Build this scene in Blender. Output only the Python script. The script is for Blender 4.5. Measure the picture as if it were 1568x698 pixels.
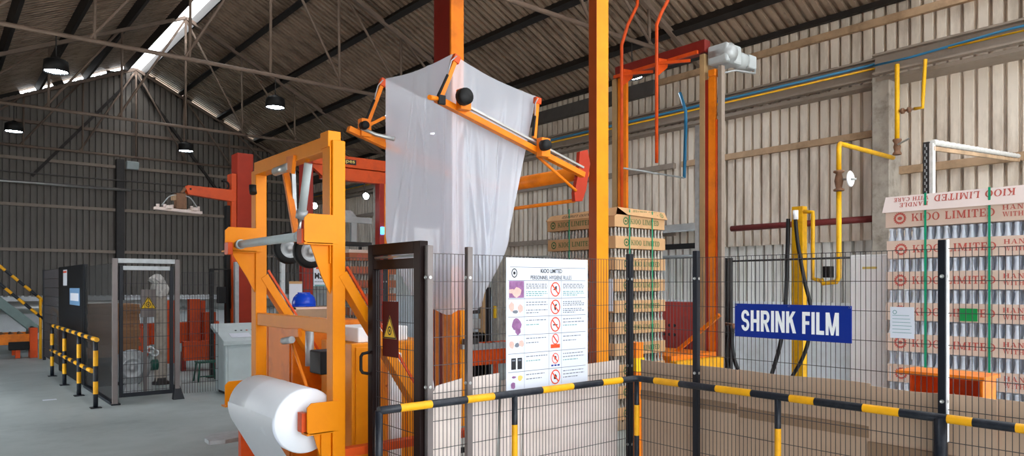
import bpy, math, random
from mathutils import Vector, Matrix

random.seed(7)
for o in list(bpy.data.objects):
    bpy.data.objects.remove(o, do_unlink=True)
SC = bpy.context.scene
COL = SC.collection

# ------------------------------------------------------------------ camera
F, HZ, CX, H = 1085.0, 437.0, 784.0, 1.75       # focal length in px, horizon row, centre column, eye height
YAW = math.radians(39.5)
cam = bpy.data.cameras.new('camera')
cam.sensor_width = 36.0
cam.lens = F / 1568.0 * 36.0
cam.shift_y = (HZ - 349.0) / 1568.0
cam.clip_start, cam.clip_end = 0.05, 400
camo = bpy.data.objects.new('camera', cam)
camo.location = (0, 0, H)
camo.rotation_euler = (math.pi / 2, 0, -YAW)
COL.objects.link(camo)
SC.camera = camo

# ------------------------------------------------------------------ world, sun, exposure
SC.view_settings.view_transform = 'Standard'
SC.view_settings.look = 'None'
SC.view_settings.gamma = 1.0
SC.view_settings.use_curve_mapping = False
SC.view_settings.exposure = 1.5
w = bpy.data.worlds.new('sky')
SC.world = w
w.use_nodes = True
bg = w.node_tree.nodes['Background']
bg.inputs[0].default_value = (0.90, 0.95, 1.0, 1)
bg.inputs[1].default_value = 2.3
sun = bpy.data.lights.new('sun', 'SUN')
sun.energy = 4.0
sun.angle = math.radians(2)
sun.color = (1.0, 0.95, 0.88)
suno = bpy.data.objects.new('sun', sun)
suno.rotation_euler = (math.radians(28), math.radians(10), 0)
COL.objects.link(suno)
try:
    SC.cycles.use_denoising = True
    SC.cycles.max_bounces = 10
    SC.cycles.diffuse_bounces = 6
    SC.cycles.transparent_max_bounces = 24
    SC.cycles.sample_clamp_indirect = 8
except Exception:
    pass

# ------------------------------------------------------------------ hall dimensions (metres; x across, y along the hall)
XW, XL = 12.0, -2.6          # right and left wall planes
YG, YN = 27.7, -9.0          # far gable, open near end
XR, ZR = 5.59, 9.57          # ridge
ZE = 6.33                    # right eave
SR, SL = (ZR - ZE) / (XW - XR), 0.46
def zroof(x):
    return ZR - (x - XR) * SR if x >= XR else ZR - (XR - x) * SL

def P(u, v, X=None, Y=None, Z=None):
    """pixel (u,v) to a point on the plane x=X, y=Y or z=Z"""
    s, c = math.sin(YAW), math.cos(YAW)
    d = (s * F + c * (u - CX), c * F - s * (u - CX), HZ - v)
    t = X / d[0] if X is not None else (Y / d[1] if Y is not None else (Z - H) / d[2])
    return (d[0] * t, d[1] * t, H + d[2] * t)

# ------------------------------------------------------------------ materials
def srgb(r, g, b):
    f = lambda c: (c / 255 / 12.92) if c / 255 <= 0.04045 else ((c / 255 + 0.055) / 1.055) ** 2.4
    return (f(r), f(g), f(b), 1)
MATS = {}
def mat(name, rgb, rough=0.5, metal=0.0, vary=0.12, scale=6.0, dirt=None, dirt_amt=0.0, dirt_scale=3.0,
        bump=0.0, rnd=0.0, spec=0.3, stretch=(1, 1, 1), emit=0.0, coat=0.0):
    if name in MATS:
        return MATS[name]
    m = bpy.data.materials.new(name)
    m.use_nodes = True
    nt = m.node_tree
    N, L = nt.nodes, nt.links
    b = N['Principled BSDF']
    b.inputs['Roughness'].default_value = rough
    b.inputs['Metallic'].default_value = metal
    b.inputs['Specular IOR Level'].default_value = spec
    if coat: b.inputs['Coat Weight'].default_value = coat
    base = srgb(*rgb)
    tc = N.new('ShaderNodeTexCoord')
    mp = N.new('ShaderNodeMapping')
    mp.inputs['Scale'].default_value = stretch
    L.new(tc.outputs['Object'], mp.inputs['Vector'])
    nz = N.new('ShaderNodeTexNoise')
    nz.inputs['Scale'].default_value = scale
    nz.inputs['Detail'].default_value = 5
    L.new(mp.outputs[0], nz.inputs['Vector'])
    hsv = N.new('ShaderNodeHueSaturation')
    hsv.inputs['Color'].default_value = base
    mr = N.new('ShaderNodeMapRange')
    mr.inputs['From Min'].default_value = 0.3
    mr.inputs['From Max'].default_value = 0.7
    mr.inputs['To Min'].default_value = 1 - vary
    mr.inputs['To Max'].default_value = 1 + vary
    L.new(nz.outputs['Fac'], mr.inputs['Value'])
    val = mr.outputs[0]
    if rnd:
        oi = N.new('ShaderNodeObjectInfo')
        m2 = N.new('ShaderNodeMapRange')
        m2.inputs['To Min'].default_value = 1 - rnd
        m2.inputs['To Max'].default_value = 1 + rnd
        L.new(oi.outputs['Random'], m2.inputs['Value'])
        mu = N.new('ShaderNodeMath'); mu.operation = 'MULTIPLY'
        L.new(val, mu.inputs[0]); L.new(m2.outputs[0], mu.inputs[1])
        val = mu.outputs[0]
    L.new(val, hsv.inputs['Value'])
    out = hsv.outputs[0]
    if dirt:
        n2 = N.new('ShaderNodeTexNoise')
        n2.inputs['Scale'].default_value = dirt_scale
        n2.inputs['Detail'].default_value = 8
        n2.inputs['Roughness'].default_value = 0.65
        L.new(mp.outputs[0], n2.inputs['Vector'])
        cr = N.new('ShaderNodeMapRange')
        cr.inputs['From Min'].default_value = 0.48
        cr.inputs['From Max'].default_value = 0.68
        cr.inputs['To Max'].default_value = dirt_amt
        L.new(n2.outputs['Fac'], cr.inputs['Value'])
        mx = N.new('ShaderNodeMix'); mx.data_type = 'RGBA'
        L.new(cr.outputs[0], mx.inputs['Factor'])
        L.new(out, mx.inputs[6])
        mx.inputs[7].default_value = srgb(*dirt)
        out = mx.outputs[2]
    L.new(out, b.inputs['Base Color'])
    if bump:
        bp = N.new('ShaderNodeBump')
        bp.inputs['Strength'].default_value = bump
        bp.inputs['Distance'].default_value = 0.01
        L.new(nz.outputs['Fac'], bp.inputs['Height'])
        L.new(bp.outputs[0], b.inputs['Normal'])
    if emit:
        b.inputs['Emission Color'].default_value = base
        b.inputs['Emission Strength'].default_value = emit
    MATS[name] = m
    return m

def film_mat(name, rgb, clear, rough, transl=0.35):
    m = bpy.data.materials.new(name)
    m.use_nodes = True
    nt = m.node_tree; N, L = nt.nodes, nt.links
    b = N['Principled BSDF']; o = N['Material Output']
    b.inputs['Base Color'].default_value = srgb(*rgb)
    b.inputs['Roughness'].default_value = rough
    b.inputs['Specular IOR Level'].default_value = 0.7
    nz = N.new('ShaderNodeTexNoise'); nz.inputs['Scale'].default_value = 7; nz.inputs['Detail'].default_value = 6
    tc = N.new('ShaderNodeTexCoord')
    mp = N.new('ShaderNodeMapping'); mp.inputs['Scale'].default_value = (1.5, 1.5, 0.4)
    L.new(tc.outputs['Object'], mp.inputs[0]); L.new(mp.outputs[0], nz.inputs['Vector'])
    bp = N.new('ShaderNodeBump'); bp.inputs['Strength'].default_value = 0.08; bp.inputs['Distance'].default_value = 0.03
    L.new(nz.outputs['Fac'], bp.inputs['Height']); L.new(bp.outputs[0], b.inputs['Normal'])
    tl = N.new('ShaderNodeBsdfTranslucent'); tl.inputs[0].default_value = srgb(*rgb)
    m1 = N.new('ShaderNodeMixShader'); m1.inputs[0].default_value = transl
    L.new(b.outputs[0], m1.inputs[1]); L.new(tl.outputs[0], m1.inputs[2])
    tr = N.new('ShaderNodeBsdfTransparent')
    m2 = N.new('ShaderNodeMixShader'); m2.inputs[0].default_value = clear
    L.new(m1.outputs[0], m2.inputs[1]); L.new(tr.outputs[0], m2.inputs[2])
    L.new(m2.outputs[0], o.inputs['Surface'])
    return m

M = dict(
    concrete=mat('concrete_floor', (166, 175, 174), 0.5, vary=0.2, scale=1.1, dirt=(112, 118, 118), dirt_amt=0.75, dirt_scale=0.55, bump=0.15),
    apron=mat('outside_concrete', (190, 184, 172), 0.8, vary=0.08, scale=1.5),
    masonry=mat('white_masonry', (236, 240, 244), 0.8, vary=0.05, scale=3, dirt=(170, 165, 155), dirt_amt=0.35, dirt_scale=1.2, bump=0.1),
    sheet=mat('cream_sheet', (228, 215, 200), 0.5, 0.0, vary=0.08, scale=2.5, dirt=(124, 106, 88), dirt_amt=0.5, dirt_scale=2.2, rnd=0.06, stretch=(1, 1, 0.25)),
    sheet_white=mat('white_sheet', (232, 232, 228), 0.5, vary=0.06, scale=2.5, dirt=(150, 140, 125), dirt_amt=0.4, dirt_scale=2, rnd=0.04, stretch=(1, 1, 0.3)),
    sheet_dim=mat('dim_sheet', (112, 106, 100), 0.5, vary=0.1, scale=2.5, dirt=(85, 76, 68), dirt_amt=0.55, dirt_scale=2, rnd=0.07, stretch=(1, 1, 0.25)),  # same cladding, darkened to carry the weak light at the far gable
    roof=mat('roof_sheet', (158, 136, 118), 0.5, 0.0, vary=0.12, scale=2, dirt=(80, 62, 50), dirt_amt=0.7, dirt_scale=1.6, rnd=0.07),
    purlin=mat('purlin_paint', (42, 37, 35), 0.6, vary=0.15),
    truss=mat('truss_paint', (126, 108, 96), 0.55, vary=0.14, dirt=(80, 62, 50), dirt_amt=0.5),
    girt=mat('girt_tan', (178, 148, 118), 0.65, vary=0.12, scale=4, dirt=(110, 85, 62), dirt_amt=0.5),
    channel=mat('channel_grey', (150, 136, 124), 0.5, vary=0.08, scale=3, dirt=(100, 85, 72), dirt_amt=0.45),
    gablegrey=mat('gable_grey', (86, 82, 80), 0.5, vary=0.1),
    darksteel=mat('dark_steel', (58, 56, 56), 0.5, 0.3, vary=0.12),
    column=mat('column_concrete', (166, 157, 146), 0.8, vary=0.12, scale=6, dirt=(95, 84, 72), dirt_amt=0.6, dirt_scale=5, bump=0.2),
    yellow=mat('machine_yellow', (234, 138, 0), 0.42, spec=.2, vary=0.05, scale=5, dirt=(190, 100, 8), dirt_amt=0.35, dirt_scale=2.5),
    orange=mat('machine_orange', (236, 128, 14), 0.42, vary=0.07, scale=4, dirt=(150, 62, 16), dirt_amt=0.4, dirt_scale=3),
    amber=mat('machine_amber', (238, 146, 10), 0.42, vary=0.05, scale=4, dirt=(190, 100, 14), dirt_amt=0.25),
    redorange=mat('red_orange', (218, 80, 20), 0.45, vary=0.08, scale=4, dirt=(130, 36, 16), dirt_amt=0.4),
    deepred=mat('deep_red', (118, 24, 14), 0.5, vary=0.08),
    shadebrown=mat('shade_brown', (150, 64, 18), 0.5, vary=0.08),  # shade tone for the left side of the front column
    redcol=mat('palletiser_red', (170, 46, 18), 0.5, vary=0.08),
    red=mat('dark_red', (160, 40, 24), 0.45, vary=0.08, scale=4, dirt=(100, 24, 16), dirt_amt=0.4),
    tan=mat('tan_post', (168, 138, 98), 0.55, vary=0.1),
    steel=mat('bright_steel', (190, 192, 190), 0.32, 0.75, vary=0.07),
    galv=mat('galvanised', (172, 176, 178), 0.45, 0.4, vary=0.12, scale=14),
    postgrey=mat('post_grey', (120, 112, 110), 0.4, 0.3, vary=0.08),
    gatebrown=mat('gate_brown', (30, 18, 17), 0.5, 0.0, spec=.12, vary=0.08),
    navy=mat('post_navy', (22, 26, 34), 0.4, 0.1, vary=0.1),
    wire=mat('wire_dark', (70, 68, 70), 0.45, 0.4, vary=0.05),
    black=mat('black_rubber', (17, 17, 18), 0.6, vary=0.12),
    rblack=mat('rail_black', (26, 30, 38), 0.38, vary=0.15, dirt=(80, 82, 88), dirt_amt=0.3, dirt_scale=9),
    ryellow=mat('rail_yellow', (236, 170, 20), 0.42, vary=0.08, dirt=(180, 120, 30), dirt_amt=0.4, dirt_scale=8),
    pyellow=mat('pipe_yellow', (238, 180, 24), 0.4, vary=0.08, dirt=(150, 95, 40), dirt_amt=0.4, dirt_scale=5),
    rust=mat('rusty_iron', (128, 94, 72), 0.7, vary=0.2, scale=20),
    pblue=mat('pipe_blue', (52, 120, 160), 0.4, vary=0.06),
    white=mat('white_paint', (246, 248, 250), 0.45, vary=0.03),
    paper=mat('paper_white', (214, 219, 230), 0.55, vary=0.01),
    grey=mat('machine_grey', (176, 182, 184), 0.5, vary=0.06),
    ggrey=mat('console_grey', (190, 202, 204), 0.5, vary=0.06, dirt=(120, 128, 128), dirt_amt=0.3),
    conveyor_green=mat('conveyor_green', (120, 140, 138), 0.5, vary=0.08),
    green=mat('stool_green', (30, 84, 70), 0.5, vary=0.1),
    strap=mat('green_strap', (22, 150, 110), 0.35, vary=0.05),
    gtag=mat('green_tag', (20, 140, 70), 0.5, vary=0.04),
    carton=mat('brown_carton', (198, 156, 112), 0.75, vary=0.06, scale=5, rnd=0.05, dirt=(160, 118, 78), dirt_amt=0.3),
    cartonpale=mat('pale_carton', (214, 190, 174), 0.75, vary=0.04, scale=5, rnd=0.03),
    cap=mat('cap_carton', (226, 210, 204), 0.75, vary=0.03, scale=5),
    cartonred=mat('red_carton', (164, 96, 66), 0.75, vary=0.08, scale=5, rnd=0.06),
    board=mat('board_brown', (200, 172, 148), 0.8, vary=0.05, scale=3, dirt=(172, 142, 116), dirt_amt=0.4, dirt_scale=1.5),
    boardpale=mat('board_pale', (226, 212, 204), 0.8, vary=0.04, scale=3, dirt=(176, 150, 128), dirt_amt=0.35, dirt_scale=1.2),
    inkred=mat('ink_red', (190, 92, 82), 0.8, vary=0.12, scale=30),
    inkgreen=mat('ink_green', (58, 104, 62), 0.8, vary=0.15, scale=30),
    inkblack=mat('ink_black', (40, 40, 44), 0.7, vary=0.05),
    inkgrey=mat('ink_grey', (112, 118, 130), 0.7, vary=0.05),
    inkteal=mat('ink_teal', (112, 156, 156), 0.7, vary=0.05),
    prohib=mat('prohibition_red', (226, 78, 40), 0.6, vary=0.05),
    mauve=mat('print_mauve', (140, 96, 140), 0.6, vary=0.25, scale=30),
    skinprint=mat('print_pink', (226, 178, 168), 0.6, vary=0.1, scale=30),
    printyellow=mat('print_yellow', (220, 196, 110), 0.6, vary=0.1),
    signblue=mat('sign_blue', (6, 42, 138), 0.35, vary=0.03),
    maroon=mat('sign_maroon', (84, 20, 16), 0.6, spec=.08, vary=0.05),
    warnyellow=mat('warning_yellow', (240, 196, 16), 0.5, vary=0.03),
    helmet=mat('helmet_blue', (20, 70, 200), 0.25, vary=0.03),
    dimbottle=mat('bottle_dim', (168, 160, 148), 0.2, 0.0, vary=0.3, scale=60, spec=0.9),  # clear glass again, with its dimmer light put into the colour
    lampglow=mat('lamp_glow', (225, 240, 255), 0.5, emit=36.0, vary=0),
    flood=mat('flood_glow', (240, 246, 255), 0.5, emit=14.0, vary=0),
    blueled=mat('blue_beacon', (40, 120, 255), 0.4, emit=5.0, vary=0),
    hose=mat('hose_black', (34, 34, 36), 0.45, vary=0.1),
    burgundy=mat('pipe_burgundy', (116, 44, 42), 0.5, vary=0.08),
    wrap=mat('white_wrap', (196, 194, 190), 0.6, vary=0.12, scale=30, bump=0.3),
    panelnavy=mat('panel_navy', (9, 11, 16), 0.5, vary=0.08),
    wood=mat('wooden_box', (150, 128, 104), 0.75, vary=0.15, scale=8, stretch=(1, 8, 1)),
    sheetstack=mat('stack_brown', (150, 110, 78), 0.8, vary=0.15, scale=8, rnd=0.12),
    purplepipe=mat('grey_pipe', (128, 126, 126), 0.45, 0.2, vary=0.06),
)
M['film'] = film_mat('hood_film', (236, 241, 252), 0.32, 0.10, 0.5)
M['rollfilm'] = mat('roll_film', (238, 242, 248), 0.42, vary=0.02, scale=3, bump=0.06, spec=.4)
M['glassb'] = film_mat('bottle_glass', (234, 242, 252), 0.05, 0.2, 0.4)
M['skylight'] = film_mat('skylight_sheet', (250, 250, 250), 0.02, 0.4, 0.9)
M['meshdark'] = film_mat('dark_fine_mesh', (8, 9, 11), 0.5, 0.8, 0.0)

# ------------------------------------------------------------------ geometry collector
class G:
    def __init__(s):
        s.v, s.f, s.m, s.sm = [], [], [], []
    def add(s, vs, fs, mi=0, smooth=False):
        k = len(s.v)
        s.v += [tuple(p) for p in vs]
        for f in fs:
            s.f.append([i + k for i in f]); s.m.append(mi); s.sm.append(smooth)
        return s
    def box(s, x0, x1, y0, y1, z0, z1, mi=0):
        vs = [(x, y, z) for z in (z0, z1) for y in (y0, y1) for x in (x0, x1)]
        return s.add(vs, [(0, 2, 3, 1), (4, 5, 7, 6), (0, 1, 5, 4), (2, 6, 7, 3), (0, 4, 6, 2), (1, 3, 7, 5)], mi)
    def bar(s, p, q, w, h, up=(0, 0, 1), mi=0):
        p, q = Vector(p), Vector(q)
        d = (q - p).normalized()
        side = d.cross(Vector(up))
        if side.length < 1e-5: side = d.cross(Vector((1, 0, 0)))
        side.normalize(); u = side.cross(d)
        vs = [e + side * a * w / 2 + u * b * h / 2 for e in (p, q) for a, b in ((-1, -1), (1, -1), (1, 1), (-1, 1))]
        return s.add(vs, [(0, 1, 2, 3), (7, 6, 5, 4), (0, 4, 5, 1), (1, 5, 6, 2), (2, 6, 7, 3), (3, 7, 4, 0)], mi)
    def tube(s, pts, r, n=10, mi=0, cap=True):
        pts = [Vector(p) for p in pts]
        rs = r if isinstance(r, (list, tuple)) else [r] * len(pts)
        t0 = (pts[1] - pts[0]).normalized()
        a = t0.cross(Vector((0, 0, 1)))
        if a.length < 1e-4: a = Vector((1, 0, 0))
        a.normalize()
        rings, vs = [], []
        for i, p in enumerate(pts):
            if i == 0: t = t0
            elif i == len(pts) - 1: t = (pts[i] - pts[i - 1]).normalized()
            else: t = ((pts[i + 1] - p).normalized() + (p - pts[i - 1]).normalized()).normalized()
            a = (a - t * a.dot(t)).normalized()
            b = t.cross(a)
            for k in range(n):
                an = 2 * math.pi * k / n
                vs.append(p + (a * math.cos(an) + b * math.sin(an)) * rs[i])
        k0 = len(s.v)
        s.v += [tuple(p) for p in vs]
        for i in range(len(pts) - 1):
            m = mi[i] if isinstance(mi, (list, tuple)) else mi
            for k in range(n):
                s.f.append([k0 + i * n + k, k0 + i * n + (k + 1) % n, k0 + (i + 1) * n + (k + 1) % n, k0 + (i + 1) * n + k])
                s.m.append(m); s.sm.append(True)
        if cap:
            e = len(pts) - 1
            m0 = mi[0] if isinstance(mi, (list, tuple)) else mi
            m1 = mi[-1] if isinstance(mi, (list, tuple)) else mi
            s.f.append([k0 + k for k in range(n)][::-1]); s.m.append(m0); s.sm.append(False)
            s.f.append([k0 + e * n + k for k in range(n)]); s.m.append(m1); s.sm.append(False)
        return s
    def lathe(s, prof, c=(0, 0, 0), n=16, axis='z', mi=0, smooth=True):
        vs = []
        for r, h in prof:
            for k in range(n):
                an = 2 * math.pi * k / n
                a, b = r * math.cos(an), r * math.sin(an)
                q = {'z': (a, b, h), 'x': (h, a, b), 'y': (b, h, a)}[axis]
                vs.append((c[0] + q[0], c[1] + q[1], c[2] + q[2]))
        fs = [(i * n + k, i * n + (k + 1) % n, (i + 1) * n + (k + 1) % n, (i + 1) * n + k)
              for i in range(len(prof) - 1) for k in range(n)]
        s.add(vs, fs, mi, smooth)
        return s
    def poly(s, pts, mi=0):
        return s.add(pts, [tuple(range(len(pts)))], mi)
    def prism(s, pts, vec, mi=0):
        n = len(pts)
        vec = Vector(vec)
        vs = [Vector(p) for p in pts] + [Vector(p) + vec for p in pts]
        fs = [tuple(range(n))[::-1], tuple(range(n, 2 * n))] + [(i, (i + 1) % n, n + (i + 1) % n, n + i) for i in range(n)]
        return s.add(vs, fs, mi)
    def mesh(s, name, mats):
        me = bpy.data.meshes.new(name)
        me.from_pydata(s.v, [], s.f)
        for m in (mats if isinstance(mats, (list, tuple)) else [mats]):
            me.materials.append(m)
        me.polygons.foreach_set('material_index', s.m)
        me.polygons.foreach_set('use_smooth', s.sm)
        me.update()
        return me

def link(name, me, parent=None, loc=(0, 0, 0), rot=(0, 0, 0), bevel=0):
    o = bpy.data.objects.new(name, me)
    COL.objects.link(o)
    o.location = loc
    o.rotation_euler = rot
    if parent is not None:
        o.parent = parent
        o.matrix_parent_inverse = Matrix.Translation(-abs_loc(parent))
    if bevel:
        md = o.modifiers.new('edge', 'BEVEL')
        md.width = bevel; md.segments = 2; md.limit_method = 'ANGLE'
    return o
ABS = {}
def abs_loc(o):
    return Vector(ABS.get(o.name, (0, 0, 0)))
def part(g, name, m, parent, bevel=0, label=None, kind=None):
    o = link(name, g.mesh(name, m), parent, bevel=bevel)
    if label: o['label'] = label
    if kind: o['kind'] = kind
    return o
def tag(o, label, cat=None, group=None, kind=None):
    o['label'] = label
    if cat: o['category'] = cat
    if group: o['group'] = group
    if kind: o['kind'] = kind
    return o
def thing(name, label, cat, loc=(0, 0, 0), group=None, kind=None):
    o = bpy.data.objects.new(name, None)
    COL.objects.link(o)
    o.location = loc
    o.empty_display_size = 0.1
    ABS[o.name] = tuple(loc)
    return tag(o, label, cat, group, kind)
def solo(g, name, m, label, cat, group=None, kind=None, bevel=0):
    return tag(link(name, g.mesh(name, m), bevel=bevel), label, cat, group, kind)

# ------------------------------------------------------------------ lettering (flat print): a slab serif alphabet of polygons
def R(a, b, c, d): return [(a, b), (c, b), (c, d), (a, d)]
def ring(cx, cy, rx, ry, ix, iy, a0=0, a1=360, n=20):
    out = []
    for k in range(n):
        p, q = math.radians(a0 + (a1 - a0) * k / n), math.radians(a0 + (a1 - a0) * (k + 1) / n)
        out.append([(cx + rx * math.cos(p), cy + ry * math.sin(p)), (cx + rx * math.cos(q), cy + ry * math.sin(q)),
                    (cx + ix * math.cos(q), cy + iy * math.sin(q)), (cx + ix * math.cos(p), cy + iy * math.sin(p))])
    return out
def stem(x): return [R(x, 0, x + .2, 1), R(x - .08, 0, x + .28, .08), R(x - .08, .92, x + .28, 1)]
SERIF = {
    'I': (.4, stem(.1)),
    'L': (.78, stem(.1) + [R(.1, 0, .74, .1), R(.65, 0, .74, .34)]),
    'T': (.82, [R(.31, 0, .51, 1), R(.2, 0, .62, .08), R(.02, .9, .8, 1), R(.02, .68, .11, 1), R(.71, .68, .8, 1)]),
    'E': (.8, stem(.1) + [R(.1, 0, .74, .1), R(.65, 0, .74, .32), R(.1, .9, .72, 1), R(.63, .7, .72, 1), R(.1, .46, .55, .56), R(.5, .36, .57, .66)]),
    'D': (.92, stem(.1) + ring(.34, .5, .52, .5, .33, .4, -90, 90)),
    'O': (.98, ring(.49, .5, .47, .52, .26, .43, 0, 360, 24)),
    'C': (.88, ring(.48, .5, .45, .52, .25, .43, 45, 315) + [R(.74, .66, .82, 1)]),
    'K': (.98, stem(.1) + [[(.28, .4), (.38, .4), (.82, .95), (.72, .95)], [(.4, .56), (.56, .68), (.95, .04), (.72, .04)], R(.6, .92, .94, 1), R(.6, 0, 1.0, .08)]),
    'M': (1.2, [R(.12, 0, .21, 1), R(.88, 0, 1.08, 1), R(.02, 0, .32, .08), R(.78, 0, 1.18, .08), R(.02, .92, .25, 1), R(.92, .92, 1.18, 1),
                [(.12, 1), (.34, 1), (.68, .06), (.56, .06)], [(.88, 1), (.98, 1), (.68, .06), (.58, .06)]]),
    'N': (1.0, [R(.12, 0, .21, 1), R(.74, 0, .83, 1), R(.02, 0, .32, .08), R(.02, .92, .3, 1), R(.64, .92, .94, 1), [(.12, 1), (.34, 1), (.83, 0), (.68, 0)]]),
    'H': (1.0, stem(.1) + stem(.68) + [R(.2, .46, .78, .55)]),
    'A': (.98, [[(.08, .0), (.17, 0), (.5, 1), (.44, 1)], [(.64, 0), (.86, 0), (.56, 1), (.42, 1)], R(.24, .3, .72, .38), R(0, 0, .28, .08), R(.56, 0, .98, .08)]),
    'W': (1.3, [[(.08, 1), (.28, 1), (.46, 0), (.36, 0)], [(.6, 1), (.68, 1), (.46, 0), (.38, 0)], [(.58, 1), (.76, 1), (.94, 0), (.84, 0)],
                [(1.14, 1), (1.22, 1), (.94, 0), (.86, 0)], R(0, .92, .36, 1), R(.52, .92, .84, 1), R(1.04, .92, 1.3, 1)]),
    'R': (.95, stem(.1) + ring(.42, .73, .34, .27, .16, .18, -90, 90) + [R(.2, .91, .44, 1), R(.2, .46, .44, .55), [(.38, .5), (.58, .5), (.9, .02), (.68, .02)], R(.62, 0, .96, .08)]),
    ' ': (.45, []),
}
def lettering(text, width, height):
    tw = sum(SERIF[c][0] for c in text) + .1 * (len(text) - 1)
    sx, x, out = width / tw, 0, []
    for c in text:
        wd, polys = SERIF[c]
        for p in polys:
            out.append([((x + a) * sx, b * height) for a, b in p])
        x += wd + .1
    return out
def emblem(r):
    out = ring(0, 0, r, r, r * .72, r * .72, 0, 360, 24) + ring(0, 0, r * .42, r * .32, 0.0, 0.0, 0, 360, 14)
    for k in range(18):
        a = 2 * math.pi * k / 18
        c, s = math.cos(a), math.sin(a)
        out.append([(c * r * .98 - s * r * .09, s * r * .98 + c * r * .09), (c * r * 1.14 - s * r * .09, s * r * 1.14 + c * r * .09),
                    (c * r * 1.14 + s * r * .09, s * r * 1.14 - c * r * .09), (c * r * .98 + s * r * .09, s * r * .98 - c * r * .09)])
    return out
def flat(g, polys, org, ax, ay, mi=0):
    """put 2D polygons on a plane: org + a*ax + b*ay"""
    org, ax, ay = Vector(org), Vector(ax), Vector(ay)
    nrm = ax.cross(ay).normalized()
    for i, p in enumerate(polys):          # overlapping strokes sit a hair above one another
        g.poly([org + ax * a + ay * b + nrm * (i * 1.2e-5) for a, b in p], mi)
    return g
def sans(text, height, xscale=1.0, bold=0.0):
    """mesh polygons of the built-in sans lettering, cap height = height, lower-left at 0,0"""
    cu = bpy.data.curves.new('t', 'FONT')
    cu.body = text; cu.size = 1.0; cu.offset = bold; cu.resolution_u = 3
    ob = bpy.data.objects.new('t', cu)
    COL.objects.link(ob)
    dg = bpy.context.evaluated_depsgraph_get()
    dg.update()
    me = bpy.data.meshes.new_from_object(ob.evaluated_get(dg))
    xs = [v.co.x for v in me.vertices]; ys = [v.co.y for v in me.vertices]
    x0, y0 = min(xs), min(ys)
    k = height / (max(ys) - y0)
    polys = [[((me.vertices[i].co.x - x0) * k * xscale, (me.vertices[i].co.y - y0) * k) for i in p.vertices] for p in me.polygons]
    wid = (max(xs) - x0) * k * xscale
    bpy.data.objects.remove(ob); bpy.data.curves.remove(cu); bpy.data.meshes.remove(me)
    return polys, wid

# ================================================================== THE SETTING
g = G(); g.box(XL, XW + .2, YN, YG + .3, -.15, 0)
solo(g, 'floor', M['concrete'], 'grey worn concrete floor of the factory hall', 'floor', kind='structure')
g = G(); g.box(-40, 40, -46, 60, -.4, -.16)
solo(g, 'ground', M['apron'], 'pale concrete yard around the open hall', 'ground', kind='structure')

PITCH, NR = 0.185, 4
SHW = PITCH * NR
def profile(n=NR, pan=.125, d=.085):
    p = []
    for i in range(n):
        p += [(i * PITCH, 0), (i * PITCH + pan, 0), (i * PITCH + pan + .007, d), (i * PITCH + .178, d)]
    return p + [(n * PITCH, 0), (n * PITCH + .01, .002)]
def sheet_mesh(name, m, fn0, fn1, **kw):
    """fn0/fn1 turn (s, depth) into the two ends of the sheet"""
    pr = profile(**kw)
    g = G()
    vs = [fn0(a, b) for a, b in pr] + [fn1(a, b) for a, b in pr]
    n = len(pr)
    g.add(vs, [(i, i + 1, n + i + 1, n + i) for i in range(n - 1)])
    return g.mesh(name, m)

# right wall: masonry plinth, then three tiers of upright corrugated sheets
g = G(); g.box(XW, XW + .2, YN, YG + .3, 0, 1.45)
wr = solo(g, 'wall_right', M['masonry'], 'right side wall of cream corrugated sheets above white plinth', 'wall', kind='structure')
TIERS = [(1.42, 3.3, .09, 'sheet_white'), (2.5, 5.2, .0, 'sheet'), (5.2, 6.40, .0, 'sheet')]
ny = int((YG - YN) / SHW) + 1
for z0, z1, dx, mk in TIERS:
    me = sheet_mesh('cladding_sheet', M[mk], lambda a, b: (b, a, 0), lambda a, b, h=z1 - z0: (b, a, h))
    for i in range(ny):
        link('cladding_sheet', me, wr, (XW + dx, YN + i * SHW, z0))
# left wall (behind the view)
DOOR = (10.5, 15.5)           # wide open doorway in the left wall, outside the view
OPEN = -2.0                  # the left side is open from the near end up to here, below a lintel
g = G(); g.box(XL - .2, XL, OPEN, DOOR[0], 0, 1.45); g.box(XL - .2, XL, DOOR[1], YG + .3, 0, 1.45)
wl = solo(g, 'wall_left', M['masonry'], 'left side wall of corrugated sheets', 'wall', kind='structure')
me = sheet_mesh('cladding_sheet', M['sheet_dim'], lambda a, b: (-b, a, 0), lambda a, b: (-b, a, zroof(XL) - 1.36))
mo = sheet_mesh('cladding_sheet', M['sheet_dim'], lambda a, b: (-b, a, 3.1), lambda a, b: (-b, a, zroof(XL) - 1.36))
mt = sheet_mesh('cladding_sheet', M['sheet_dim'], lambda a, b: (-b, a, 2.0), lambda a, b: (-b, a, zroof(XL) - 1.36))
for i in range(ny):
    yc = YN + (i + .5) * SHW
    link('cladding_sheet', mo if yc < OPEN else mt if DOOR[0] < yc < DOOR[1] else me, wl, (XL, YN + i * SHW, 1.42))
# far gable wall
g = G(); g.box(XL, XW, YG, YG + .25, 0, 1.42)
wf = solo(g, 'wall_far', M['masonry'], 'far gable wall of corrugated sheets darkened for low light above a white plinth', 'wall', kind='structure')
nx = int((XW - XL) / SHW) + 1
low = sheet_mesh('cladding_sheet', M['sheet_dim'], lambda a, b: (a, b, 0), lambda a, b: (a, b, 2.98))
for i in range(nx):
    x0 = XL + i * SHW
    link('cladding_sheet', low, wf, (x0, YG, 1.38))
    me = sheet_mesh('cladding_sheet', M['sheet_dim'], lambda a, b: (a, b + .01, 0),
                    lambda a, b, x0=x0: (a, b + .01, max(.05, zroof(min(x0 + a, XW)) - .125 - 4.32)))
    link('cladding_sheet', me, wf, (x0, YG, 4.32))
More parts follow.
